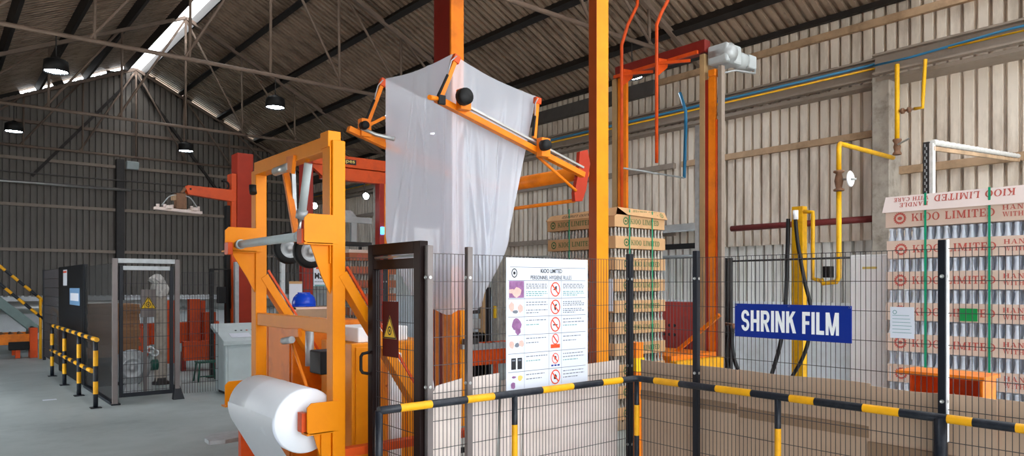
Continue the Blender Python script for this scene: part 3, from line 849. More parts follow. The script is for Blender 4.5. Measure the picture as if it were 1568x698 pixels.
g = G(); g.box(FX - .045, FX - .038, 1.965, 2.756, 1.405, 1.628)
o = solo(g, 'shrink_film_sign', M['signblue'], 'blue rectangular sign reading SHRINK FILM wired to the mesh fence', 'sign', bevel=.002)
BLOCK = {
    'S': (.56, ring(.28, .715, .27, .295, .095, .13, 5, 270, 16) + ring(.28, .285, .27, .295, .095, .13, -175, 90, 16)),
    'H': (.58, [R(0, 0, .19, 1), R(.39, 0, .58, 1), R(.15, .41, .43, .58)]),
    'R': (.58, [R(0, 0, .19, 1), R(.15, .83, .34, 1), R(.15, .4, .34, .56)] + ring(.33, .70, .24, .30, .06, .13, -90, 90, 10) + [[(.2, .44), (.38, .44), (.58, 0), (.38, 0)]]),
    'I': (.19, [R(0, 0, .19, 1)]),
    'N': (.58, [R(0, 0, .17, 1), R(.41, 0, .58, 1), [(0, 1), (.19, 1), (.58, 0), (.39, 0)]]),
    'K': (.60, [R(0, 0, .19, 1), [(.15, .38), (.15, .66), (.38, 1), (.58, 1)], [(.22, .55), (.38, .68), (.61, 0), (.40, 0)]]),
    'F': (.46, [R(0, 0, .19, 1), R(.15, .83, .46, 1), R(.15, .42, .42, .58)]),
    'L': (.45, [R(0, 0, .19, 1), R(.15, 0, .45, .18)]),
    'M': (.74, [R(0, 0, .17, 1), R(.57, 0, .74, 1), [(0, 1), (.22, 1), (.44, 0), (.30, 0)], [(.52, 1), (.74, 1), (.44, 0), (.30, 0)]]),
    ' ': (.2, []),
}
t, x_ = [], 0
for ch in 'SHRINK FILM':
    t += [[(x_ + a, b * .138) for a, b in p] for p in BLOCK[ch][1]]
    x_ += BLOCK[ch][0] + .085
k = .665 / (x_ - .085)
g = G(); flat(g, [[(a * k, b) for a, b in p] for p in t], (FX - .0462, 2.705, 1.447), (0, -1, 0), (0, 0, 1))
part(g, 'lettering', M['white'], o, kind='stuff')
for yy_ in (1.975, 2.36, 2.745):
    part(G().lathe([(.006, -.004), (.006, 0)], (FX - .046, yy_, 1.618), 8, 'x'), 'screw', M['steel'], o)
def notice(x, y0, y1, z0, z1, lab):
    g = G(); g.box(x, x + .002, y0, y1, z0, z1)
    o = solo(g, 'paper_notice', M['paper'], lab, 'notice')
    q = G(); rn = random.Random(5)
    flat(q, [[(a + .025, b + (z1 - z0) - .03) for a, b in p] for p in ring(0, 0, .012, .012, .008, .008, n=12)], (x - .0006, y1, z0), (0, -1, 0), (0, 0, 1))
    for i in range(6):
        z = (z1 - z0) * (.72 - i * .11)
        flat(q, [R(.012, z, (y1 - y0) * rn.uniform(.6, .92), z + .003)], (x - .0006, y1, z0), (0, -1, 0), (0, 0, 1))
    part(q, 'text_line', M['inkteal'], o, kind='stuff')
notice(FX - .012, 1.632, 1.76, 1.45, 1.628, 'white paper notice fixed to the mesh fence right of the blue sign')

# ================================================================== FILM UNWIND FRAME (the tall yellow frame)
fu = thing('film_unwind_frame', 'tall bright yellow steel frame holding the white film roll', 'machine frame', (2.2, 5.2, 0))
X0, X1 = 2.128, 2.222
part(G().box(X0, X1, 4.5, 4.6, 0, 2.745), 'post', M['yellow'], fu, .006)
part(G().box(X0, X1, 5.97, 6.08, 0, 2.72), 'post', M['yellow'], fu, .006)
tb = part(G().box(X0 - .008, X1, 4.602, 5.99, 2.68, 2.785), 'top_beam', M['yellow'], fu, .005)
part(G().box(X0 - .02, X1 - .02, 4.53, 4.66, 2.70, 2.81), 'corner_block', M['yellow'], fu, .004)
part(G().box(X0 - .012, X0 - .002, 4.52, 4.64, 1.9, 2.7), 'flange_plate', M['yellow'], fu, .003)
part(G().box(X0 + .01, X1 - .02, 4.6, 5.97, 1.416, 1.52), 'cross_beam', M['yellow'], fu, .005)
for y in (4.55, 6.02):
    part(G().bar((2.2, y, 1.83), (3.36, y, .03), .07, .11, up=(0, 1, 0)), 'brace', M['yellow'], fu, .004)
    part(G().bar((2.24, y - .03, 1.88), (3.4, y - .03, .08), .016, .018, up=(0, 1, 0)), 'brace_edge', M['redorange'], fu)
    part(G().box(2.22, 3.5, y - .04, y + .04, .56, .62), 'tie_beam', M['redorange'], fu, .004)
    part(G().box(2.05, 3.5, y - .05, y + .05, 0, .08), 'foot_beam', M['orange'], fu, .005)
part(G().tube([(2.3, 4.5, .47), (3.3, 4.5, .47)], .022, 10), 'tie_rod', M['black'], fu)
# shaft brackets, upper and lower, one at each post
def bracket(y, z0, z1, xout, name='bracket'):
    pts = [(X0 + .04, y, z0), (xout + .02, y, z0), (xout, y, z0 + .02), (xout, y, z1 - .03), (xout + .03, y, z1), (X0 + .04, y, z1)]
    o = part(G().prism(pts, (0, -.012, 0)), name, M['yellow'], fu, .002)
    part(G().box(xout, X0, y - .012, y + .08, z0 - .005, z0 + .008), 'flange', M['yellow'], o)
    part(G().prism([(X0 - .06, y + .03, z0 - .22), (X0, y + .03, z0 - .34), (X0, y + .03, z0), (xout + .06, y + .03, z0)], (0, .012, 0)), 'gusset', M['yellow'], o)
    return o
bracket(4.51, 2.03, 2.23, 1.925)
bracket(5.96, 2.03, 2.23, 1.87)
bracket(4.50, .755, .965, 1.94)
bracket(5.96, .76, .965, 1.87)
part(G().box(1.915, 1.955, 4.52, 4.60, 2.03, 2.13), 'shaft_stop', M['redorange'], fu, .004)
part(G().box(1.865, 1.905, 5.86, 5.95, 2.0, 2.10), 'shaft_stop', M['redorange'], fu, .004)
part(G().box(1.915, 1.955, 4.52, 4.59, .77, .90), 'shaft_stop', M['redorange'], fu, .004)
part(G().box(2.05, 2.12, 4.51, 4.57, 0, .755), 'prop', M['yellow'], fu, .004)
part(G().box(1.98, 2.10, 5.9, 5.96, 0, .755), 'prop', M['redorange'], fu, .004)
sh = part(G().tube([(1.965, 4.62, 2.085), (1.965, 5.93, 2.085)], .032, 16), 'empty_shaft', M['ggrey'], fu, label='bare grey steel shaft')
for y in (4.66, 5.86):
    part(G().tube([(1.965, y - .02, 2.085), (1.965, y + .02, 2.085)], .04, 16), 'collar', M['ggrey'], sh)
# drive wheels, swing arm and cylinder under the top beam
def wheel(c, r, name='drive_wheel'):
    w_ = part(G().lathe([(r * .62, -.03), (r * .9, -.032), (r, -.018), (r, .018), (r * .9, .032), (r * .62, .03), (r * .62, -.03)], c, 24, 'y'), name, M['black'], fu)
    part(G().lathe([(0, -.02), (r * .2, -.024), (r * .2, -.012), (r * .55, -.012), (r * .62, -.03), (r * .62, .03), (r * .3, .012), (0, .012)], c, 20, 'y'), 'hub', M['galv'], w_)
    return w_
wheel((2.16, 5.34, 2.04), .125)
wheel((2.16, 4.95, 2.0), .125)
part(G().bar(P(437, 262, X=2.17), P(456, 372, X=2.17), .05, .03, up=(0, 1, 0)), 'swing_arm', M['orange'], fu, .003)
part(G().bar(P(449, 262, X=2.2), P(452, 345, X=2.2), .03, .02, up=(0, 1, 0)), 'swing_arm', M['galv'], fu)
cy = part(G().tube([P(472, 250, X=2.17), P(462, 330, X=2.17)], .03, 14), 'cylinder', M['ggrey'], fu)
part(G().tube([P(471, 246, X=2.17), P(473, 238, X=2.17)], .02, 10), 'clevis', M['orange'], cy)
part(G().tube([P(463, 322, X=2.17), P(461, 334, X=2.17)], .042, 14), 'end_cap', M['galv'], cy)
part(G().tube([P(461, 332, X=2.17), P(455, 372, X=2.17)], .012, 10), 'piston_rod', M['steel'], cy)
part(G().tube([P(422, 263, X=2.12), P(444, 255, X=2.12)], .034, 14), 'pivot_pin', M['steel'], fu)
part(G().prism([P(438, 240, X=2.10), P(449, 237, X=2.10), P(446, 266, X=2.10), P(438, 262, X=2.10)], (.03, 0, 0)), 'pivot_lug', M['orange'], fu, .003)
part(G().tube([P(387, 283, X=2.1), P(387, 290, X=2.1), P(388, 296, X=2.1)], .03, 12), 'limit_switch', M['black'], fu)
rb = part(G().prism([P(433, 503, X=2.11), P(456, 503, X=2.11), P(457, 516, X=2.11), P(440, 518, X=2.11)], (.03, 0, 0)), 'roller_bracket', M['orange'], fu, .003)
part(G().tube([P(434, 522, X=2.08), P(447, 520, X=2.08)], .026, 12), 'guide_roller', M['galv'], rb)
part(G().tube([P(447, 525, X=2.1), P(470, 592, X=2.1)], .012, 8), 'dancer_rod', M['orange'], fu)
part(G().tube([P(474, 505, X=2.4), P(474, 560, X=2.4)], .035, 10), 'tension_cylinder', M['galv'], fu)
part(G().box(2.2, 2.36, 4.85, 5.05, 1.1, 1.27), 'drive_motor', M['black'], fu, .01)

# film roll on the lower brackets
RC = (1.985, .83); RR = .222
fr_ = thing('film_roll', 'big white plastic film roll on the lower brackets of the yellow frame', 'film roll', (RC[0], 5.25, .6))
prof = [(.06, 4.61), (RR - .01, 4.61), (RR, 4.625), (RR, 5.17), (RR + .002, 5.18), (RR, 5.2), (RR, 5.53), (RR - .01, 5.54), (.06, 5.54)]
part(G().lathe([(r, y) for r, y in prof], (RC[0], 0, RC[1]), 48, 'y'), 'film', M['rollfilm'], fr_)
part(G().lathe([(.06, 4.6), (.06, 5.57), (.045, 5.57), (.045, 4.6), (.06, 4.6)], (RC[0], 0, RC[1]), 20, 'y'), 'core', M['carton'], fr_)
part(G().tube([(RC[0], 4.5, RC[1]), (RC[0], 5.97, RC[1])], .03, 12), 'shaft', M['galv'], fr_)
g = G(); n = 12; vs = []
for i in range(n + 1):
    a = i / n
    for y in (4.62, 4.85, 5.1, 5.35, 5.53):
        ang = math.radians(170 + 40 * min(1, a * 2))
        if a < .5: x, z = RC[0] + (RR + .004) * math.cos(ang), RC[1] + (RR + .004) * math.sin(ang)
        else:
            b = (a - .5) * 2
            x = RC[0] + (RR + .004) * math.cos(math.radians(210)) + b * .32; z = RC[1] + (RR + .004) * math.sin(math.radians(210)) - b * .55
        vs.append((x + .006 * math.sin(y * 9 + a * 4), y, z))
g.add(vs, [(i * 5 + j, i * 5 + j + 1, i * 5 + j + 6, i * 5 + j + 5) for i in range(n) for j in range(4)], smooth=True)
part(g, 'loose_web', M['rollfilm'], fr_, label='loose film web')
g = G()
g.prism([P(313, 670, Z=.28), P(320, 664, Z=.28), P(350, 660, Z=.28), P(372, 658, Z=.28), P(374, 668, Z=.28), P(345, 673, Z=.28), P(320, 675, Z=.28)], (0, 0, -.04))
q_ = P(372, 664, Z=.26)
g.bar(q_, (2.1, 5.95, .24), .04, .03)
g.box(q_[0] - .03, q_[0] + .03, q_[1] - .03, q_[1] + .03, 0, .25)
solo(g, 'foot_pedal', M['galv'], 'grey flat foot pedal sticking out beside the film roll', 'pedal', bevel=.004)

# ================================================================== SHRINK HOOD MACHINE
hm = thing('hood_machine', 'tall orange film hood machine with two columns and slanted gripper arms', 'machine', (4.6, 6.2, 0))
# rear column: dark red web, bright orange flange
part(G().box(5.02, 5.20, 7.3, 7.67, 0, 7.2), 'column', M['deepred'], hm, .004)
part(G().box(5.015, 5.205, 7.27, 7.30, 0, 7.2), 'column_face', M['orange'], hm)
for x in (5.06, 5.11, 5.16):
    part(G().box(x, x + .012, 7.255, 7.275, 0, 1.9), 'guide_rib', M['redorange'], hm)
part(G().box(4.995, 5.075, 7.22, 7.70, 0, 1.60), 'column_cover', M['orange'], hm, .004)
part(G().box(5.105, 5.215, 7.20, 7.28, 0, 1.62), 'column_cover', M['amber'], hm, .004)
part(G().box(4.990, 4.996, 7.44, 7.50, 0, 1.59), 'cover_slot', M['deepred'], hm)
part(G().box(4.990, 4.996, 7.60, 7.63, 0, 1.59), 'cover_slot', M['deepred'], hm)
part(G().box(5.10, 5.30, 7.08, 7.16, 1.02, 1.09), 'terminal_strip', M['darksteel'], hm, .004)
part(G().box(5.10, 5.30, 7.15, 7.21, .96, 1.02), 'terminal_bracket', M['galv'], hm, .004)
# front column by the fence
part(G().box(5.55, 5.735, 5.3, 5.415, 0, 6.6), 'column', M['amber'], hm, .004)
part(G().box(5.546, 5.551, 5.3, 5.415, 0, 6.6), 'shaded_face', M['shadebrown'], hm)  # thin skin that paints shade on the column's left side
# carriage: tube along the hall, end plate, rod
part(G().tube([(5.28, 5.22, 2.93), (5.28, 7.3, 2.93)], .075, 16), 'carriage_tube', M['orange'], hm)
pl_ = [P(a, b, Y=5.2) for a, b in ((888, 232), (900, 229), (904, 250), (898, 290), (892, 308), (881, 308), (880, 295), (886, 262))]
part(G().prism(pl_, (0, .05, 0)), 'pivot_plate', M['redcol'], hm, .004)
part(G().tube([P(880, 307, Y=5.25), (P(880, 307, Y=5.25)[0], 6.9, P(880, 307, Y=5.25)[2])], .02, 10), 'tie_rod', M['orange'], hm)
part(G().tube([P(822, 238, Y=5.2), P(882, 292, Y=5.2)], .016, 8), 'strut', M['orange'], hm)
def arm(dy, u0, v0, u1, v1, full=True):
    a, b = Vector(P(u0, v0, Y=5.12)), Vector(P(u1, v1, Y=5.12))
    a.y += dy; b.y += dy
    o = part(G().bar(a, b, .055, .065, up=(0, -1, 0)), 'gripper_arm', M['orange'], hm, .004)
    n = Vector((0, 0, 1))
    part(G().bar(a + (b - a) * .18 + n * .075, b + n * .075, .02, .03, up=(0, -1, 0)), 'linear_rail', M['steel'], o)
    return a, b
a1, b1 = arm(0, 668, 151, 893, 268)
a2, b2 = arm(1.38, 533 + 128, 197 - 38, 893, 268)
def tip(u, v, Y): return Vector(P(u, v, Y=Y))
NEAR, FAR = 5.12, 6.42
def finger(base, top, lab, m='orange'):
    base, top = Vector(base), Vector(top)
    o = part(G().bar(base, top, .04, .028, up=(0, 1, 0)), 'finger', M[m], hm, .003)
    d = top - base
    part(G().tube([base + Vector((-.035, -.02, .02)), base + d * .55 + Vector((-.03, -.02, 0))], .013, 8), 'finger_cylinder', M['black'], o)
    part(G().bar(top - d * .12, top + d * .04, .07, .045, up=(0, 1, 0)), 'clamp', M['redorange'], o, .004)
    part(G().tube([base + d * .5 + Vector((-.03, -.02, 0)), top - d * .18 + Vector((-.045, -.03, .02)), top + Vector((-.02, -.03, 0))], .006, 6), 'air_line', M['galv'], o)
    return o
finger(tip(674, 152, NEAR), tip(699, 88, NEAR), 'a')
finger(tip(818, 212, NEAR + .02), tip(823, 152, NEAR + .02), 'b')
finger(tip(562, 192, FAR + .05), tip(587, 124, FAR + .05), 'c')
# carriages with motors on the arms
def carriage(u, v, Y, r=.06):
    c = tip(u, v, Y)
    o = part(G().box(c.x - .02, c.x + .09, c.y - .06, c.y + .02, c.z - .09, c.z + .09), 'carriage', M['orange'], hm, .006)
    part(G().lathe([(0, -.07), (r, -.07), (r * 1.05, -.05), (r * 1.05, 0), (0, 0)], (c.x - .005, c.y - .055, c.z + .01), 18, 'y'), 'motor', M['black'], o)
    return o
carriage(703, 153, NEAR - .05, .07)
carriage(826, 226, NEAR - .05, .05)
carriage(552, 196, FAR, .04)
e = tip(672, 152, NEAR)
part(G().tube([e, e + Vector((-.16, -.1, -.03))], .022, 8), 'stop_pin', M['orange'], hm)
part(G().box(e.x - .03, e.x + .04, e.y - .05, e.y - .02, e.z - .05, e.z + .03), 'end_block', M['black'], hm, .004)
q_ = tip(533, 197, FAR); q2 = tip(600, 225, FAR)
part(G().bar(q_, q2 + Vector((.7, 0, -.22)), .055, .065, up=(0, -1, 0)), 'gripper_arm', M['orange'], hm, .004)
part(G().bar(tip(556, 196, FAR - .05), tip(588, 180, FAR - .05), .03, .05, up=(0, -1, 0)), 'stop_pin', M['orange'], hm)
part(G().tube([tip(553, 196, FAR - .06), tip(575, 206, FAR - .06), tip(604, 213, FAR - .2)], .02, 10), 'air_cylinder', M['steel'], hm)

# the film hood: a gusseted tube of film stretched over the fingers
def hood():
    TL = [Vector((3.60, 5.20, 3.81)), Vector((4.60, 5.20, 3.60)), Vector((4.62, 6.40, 3.66)), Vector((3.60, 6.40, 3.86))]   # near, right, far right, far left
    NS, NV = 72, 64
    rn = random.Random(11)
    ph = [rn.uniform(0, 6.28) for _ in range(16)]
    CR = [[(rn.uniform(.1, .95), rn.uniform(-.5, .5), rn.choice((-1, 1)) * rn.uniform(.012, .035), rn.uniform(.012, .03), rn.uniform(-.1, .5), rn.uniform(.5, 1.3)) for _ in range(14 if s_ == 0 else 7)] for s_ in range(4)]
    g = G(); vs = []
    for j in range(NV + 1):
        v = j / NV
        for s_ in range(4):
            A, B = TL[s_], TL[(s_ + 1) % 4]
            for i in range(NS):
                a = i / NS
                p = A.lerp(B, a)
                p.z -= .035 * math.sin(math.pi * a)
                zb = 1.50 + .42 * (a ** 3 if s_ == 0 else (1 - a) ** 3 if s_ == 3 else 1) + .02 * math.sin(9 * a + s_)
                z = p.z + (zb - p.z) * v
                # narrows to the right and is gathered at the bottom
                x, y = p.x, p.y
                k = min(1, v * 1.25)
                x = 3.60 + (x - 3.60) * (1 - .34 * k)
                gth = max(0, (v - .80) / .20)
                x = 4.0 + (x - 4.0) * (1 - .22 * gth ** 2)
                y = 5.72 + (y - 5.72) * (1 - .22 * gth ** 2)
                # inward sag of the walls and folds
                nrm = [Vector((0, -1, 0)), Vector((1, 0, 0)), Vector((0, 1, 0)), Vector((-1, 0, 0))][s_]
                ed = math.sin(math.pi * a)
                sag = -.035 * ed * math.sin(math.pi * min(1, v * 1.5))
                amp = (.004 + .026 * v) * (ed ** .6) if s_ in (0,) else (.002 + .008 * v) * ed
                fold = amp * (math.sin(a * 7 + ph[s_] + v * 2.4) + .4 * math.sin(a * 17 + ph[s_ + 4] - v * 5))
                for c_ in CR[s_]:
                    fold += c_[2] * math.exp(-((a - c_[0] - c_[1] * v) / c_[3]) ** 2) * max(0, min(1, (v - c_[4]) * 5)) * max(0, min(1, (c_[5] - v) * 5)) * ed
                if s_ == 0:      # deep pleat hanging from the near finger
                    fold += -.05 * math.exp(-((a - .10 - .05 * v) / .035) ** 2) * min(1, v * 4) + .04 * math.exp(-((a - .55 + .3 * (1 - v)) / .03) ** 2) * min(1, 2 * v) + .03 * math.exp(-((a - .85 + .5 * v) / .03) ** 2) * v
                if s_ == 3:
                    fold += .03 * math.exp(-((a - .93) / .04) ** 2) * min(1, v * 3)
                q = Vector((x, y, z)) + nrm * (sag + fold)
                vs.append(q)
    N4 = NS * 4
    g.add(vs, [(j * N4 + i, j * N4 + (i + 1) % N4, (j + 1) * N4 + (i + 1) % N4, (j + 1) * N4 + i) for j in range(NV) for i in range(N4)], smooth=True)
    o = solo(g, 'film_hood', M['film'], 'large translucent plastic film bag hanging open from the orange gripper arms', 'film bag')
    md = o.modifiers.new('smooth', 'SUBSURF'); md.levels = 1; md.render_levels = 1
hood()

# cabinets, box and helmet behind the yellow frame
def cabinet(x0, x1, y0, y1, z0, z1, m, lab, door='x'):
    t = thing('machine_cabinet', lab, 'cabinet', ((x0 + x1) / 2, (y0 + y1) / 2, z0))
    part(G().box(x0, x1, y0, y1, z0, z1), 'body', m, t, .008)
    if door == 'x':
        d = part(G().box(x0 - .012, x0 - .001, y0 + .04, y1 - .3, z0 + .05, z1 - .04), 'door', m, t, .003)
        part(G().box(x0 - .03, x0 - .012, y0 + .08, y0 + .12, (z0 + z1) / 2, (z0 + z1) / 2 + .12), 'handle', M['black'], d, .003)
        part(G().box(x0 - .012, x0 - .001, y1 - .28, y1 - .03, z0 + .05, z1 - .04), 'panel', m, t, .003)
    else:
        d = part(G().box(x0 + .03, x0 + .46, y0 - .012, y0 - .001, z0 + .05, z1 - .03), 'door', m, t, .003)
        part(G().tube([(x0 + .3, y0 - .012, .95), (x0 + .3, y0 - .05, .97), (x0 + .3, y0 - .05, 1.12), (x0 + .3, y0 - .012, 1.14)], .01, 8), 'handle', m, d)
        part(G().box(x0 + .49, x1 - .03, y0 - .012, y0 - .001, z0 + .05, z1 - .03), 'panel', m, t, .003)
    return t
cabinet(2.52, 3.25, 5.0, 5.55, 0, 1.30, M['amber'], 'orange machine cabinet seen through the gate', 'y')
cabinet(2.5, 3.2, 6.1, 6.95, 0, 1.43, M['orange'], 'orange machine cabinet behind the film roll with a helmet on top')
g = G(); g.box(2.6, 3.05, 5.05, 5.5, 1.30, 1.42)
solo(g, 'white_box', M['white'], 'small white box lying on the orange cabinet behind the brace', 'box', bevel=.01)
def wooden_box():
    t = thing('storage_box', 'brown box with pale edges under the blue helmet', 'box', (2.84, 6.6, 1.43))
    x0, x1, y0, y1, z0, z1 = 2.62, 3.08, 6.35, 6.8, 1.43, 1.545
    part(G().box(x0, x1, y0, y1, z0, z1), 'body', M['wood'], t, .004)
    part(G().box(x0 - .006, x1 + .006, y0 - .006, y0, z1 - .018, z1 + .002), 'edge_strip', M['cartonpale'], t)
    part(G().box(x0 - .006, x0, y0 - .006, y1 + .006, z1 - .018, z1 + .002), 'edge_strip', M['cartonpale'], t)
    for x in (x0 - .004, x1 - .014):
        part(G().box(x, x + .018, y0 - .006, y0, z0, z1), 'corner_strip', M['cartonpale'], t)
wooden_box()
h = thing('safety_helmet', 'blue hard hat lying on the brown box', 'helmet', (2.82, 6.6, 1.546))
part(G().lathe([(.105, 0), (.112, .01), (.112, .045), (.1, .085), (.075, .115), (.04, .132), (0, .138)], (2.82, 6.6, 1.548), 24), 'shell', M['helmet'], h)
br_ = G()
br_.prism([(2.82 + .112 * math.cos(a) - (.07 if math.cos(a) < -.2 else 0) * (abs(math.cos(a)) ** 2), 6.6 + .112 * math.sin(a), 1.548) for a in [2 * math.pi * k / 28 for k in range(28)]], (0, 0, .008))
part(br_, 'brim', M['helmet'], h)
part(G().bar((2.82 - .06, 6.6, 1.548 + .13), (2.82 + .06, 6.6, 1.548 + .13), .03, .012), 'ridge', M['helmet'], h, .004)

# rear safety fence with notice and supplier plate
rf = thing('mesh_fence', 'dark wire mesh fence behind the orange cabinets', 'fence', (3.6, 8.2, 0))
part(wires(G(), 2.95, 4.6, .1, 2.1, .045, .2, .0028, c=8.2), 'mesh_panel', M['wire'], rf)
fence_post(3.24, 8.2, rf, M['galv'], 2.15, .05)
fence_post(2.93, 8.2, rf, M['navy'], 2.15, .05)
fence_post(4.62, 8.2, rf, M['navy'], 2.15, .05)
def plate_sign():
    g = G(); g.box(3.61, 3.80, 8.16, 8.168, 1.74, 2.005)
    o = solo(g, 'supplier_plate', M['paper'], 'white plate with orange band and MSK lettering on the rear fence', 'sign')
    t, wd = sans('MSK', .075, .85, .03)
    part(flat(G(), [[(a * .16 / wd, b) for a, b in p] for p in t], (3.622, 8.158, 1.83), (1, 0, 0), (0, 0, 1)), 'lettering', M['inkblack'], o, kind='stuff')
    part(flat(G(), [R(.03, .21, .17, .24)], (3.61, 8.158, 1.74), (1, 0, 0), (0, 0, 1)), 'band', M['prohib'], o)
    part(flat(G(), [R(.01, .0, .18, .02)], (3.61, 8.158, 1.74), (1, 0, 0), (0, 0, 1)), 'band', M['inkteal'], o)
    part(flat(G(), [R(.012 + k * .021, .05, .026 + k * .021, .062) for k in range(8)], (3.61, 8.158, 1.74), (1, 0, 0), (0, 0, 1)), 'small_print', M['inkgrey'], o, kind='stuff')
plate_sign()
g = G(); g.box(3.30, 3.46, 8.15, 8.157, 1.50, 1.80)
o = solo(g, 'paper_notice', M['paper'], 'white sheet of paper on the rear fence left of the blue helmet', 'notice')
part(flat(G(), [R(0, .27, .16, .30)], (3.30, 8.149, 1.50), (1, 0, 0), (0, 0, 1)), 'header_band', M['carton'], o)

# gantry with lettering far behind the hood
gy = 12.0
gn = thing('gantry', 'red-orange gantry with double beam and small yellow lettering', 'gantry', (6, gy, 0))
part(G().box(5.28, 6.98, gy, gy + .2, 3.93, 4.13), 'upper_beam', M['redorange'], gn, .005)
part(G().box(5.5, 6.98, gy + .03, gy + .2, 3.69, 3.915), 'lower_beam', M['redorange'], gn, .005)
part(G().prism([(5.28, gy + .05, 4.13), (5.28, gy + .05, 3.9), (5.55, gy + .05, 3.69), (5.7, gy + .05, 3.93)], (0, .1, 0)), 'end_gusset', M['redorange'], gn, .003)
part(G().box(5.12, 5.3, gy, gy + .2, 0, 4.0), 'leg', M['red'], gn, .005)
part(G().box(6.62, 6.72, gy - .02, gy + .16, 0, 3.69), 'leg', M['red'], gn, .005)
part(G().box(6.72, 6.82, gy - .02, gy + .16, 0, 3.69), 'leg', M['orange'], gn, .005)
np_ = part(G().box(5.72, 6.14, gy - .004, gy, 3.98, 4.075), 'name_plate', M['inkblack'], gn)
t, wd = sans('napes', .07, 1.0, .01)
part(flat(G(), [[(a * .3 / wd, b) for a, b in p] for p in t], (5.81, gy - .0055, 3.99), (1, 0, 0), (0, 0, 1)), 'lettering', M['printyellow'], np_, kind='stuff')
pipe('beacon', [(6.66, gy - .05, 2.72), (6.66, gy - .05, 2.86)], .034, M['blueled'], 'small glowing blue signal light on the gantry leg', 'signal light', n=12)
def work_light(u, v, Y, lab, r=.06):
    c = P(u, v, Y=Y)
    t = thing('work_light', lab, 'lamp', c, 'small work lights')
    part(G().lathe([(0, .12), (r * .7, .12), (r * 1.2, .0), (r * 1.1, .0), (r * .6, .1)], c, 14, 'y'), 'housing', M['darksteel'], t)
    part(G().lathe([(0, .015), (r, .015)], c, 14, 'y'), 'lens', M['flood'], t)
    part(G().tube([(c[0], c[1] + .06, c[2] + .05), (c[0], c[1] + .1, c[2] + .42)], .012, 6), 'bracket', M['darksteel'], t)
work_light(482, 315, 13.2, 'small bright work light seen between the yellow posts')
work_light(561, 300, 12.05, 'small bright work light under the lettered gantry beam')
# head unit behind: pale frame with dark opening
wu = thing('pallet_infeed_head', 'pale grey machine head with a dark opening above the rear pallet load', 'machine', (6.4, 13.0, 2.6))
part(G().box(5.95, 6.95, 12.9, 12.98, 3.0, 3.12), 'top_rail', M['grey'], wu, .005)
part(G().box(6.5, 6.62, 12.9, 12.98, 2.62, 3.0), 'post', M['grey'], wu, .005)
part(G().box(5.95, 6.12, 12.85, 12.98, 2.72, 2.92), 'junction_box', M['white'], wu, .008)
part(G().box(6.16, 6.42, 13.0, 13.3, 2.66, 2.94), 'motor', M['black'], wu, .02)
part(G().prism([(6.1, 12.9, 3.12), (6.25, 12.9, 3.24), (6.5, 12.9, 3.24), (6.62, 12.9, 3.12)], (0, .2, 0)), 'hood', M['galv'], wu, .003)
part(G().box(5.8, 6.95, 12.9, 13.3, 2.55, 2.62), 'base_rail', M['darksteel'], wu, .005)
part(G().box(5.9, 5.97, 12.85, 12.9, 2.95, 3.2), 'stop_button', M['redorange'], wu, .01)
for x in (5.82, 6.9):
    part(G().box(x, x + .05, 13.33, 13.38, 0, 2.55), 'leg', M['darksteel'], wu)

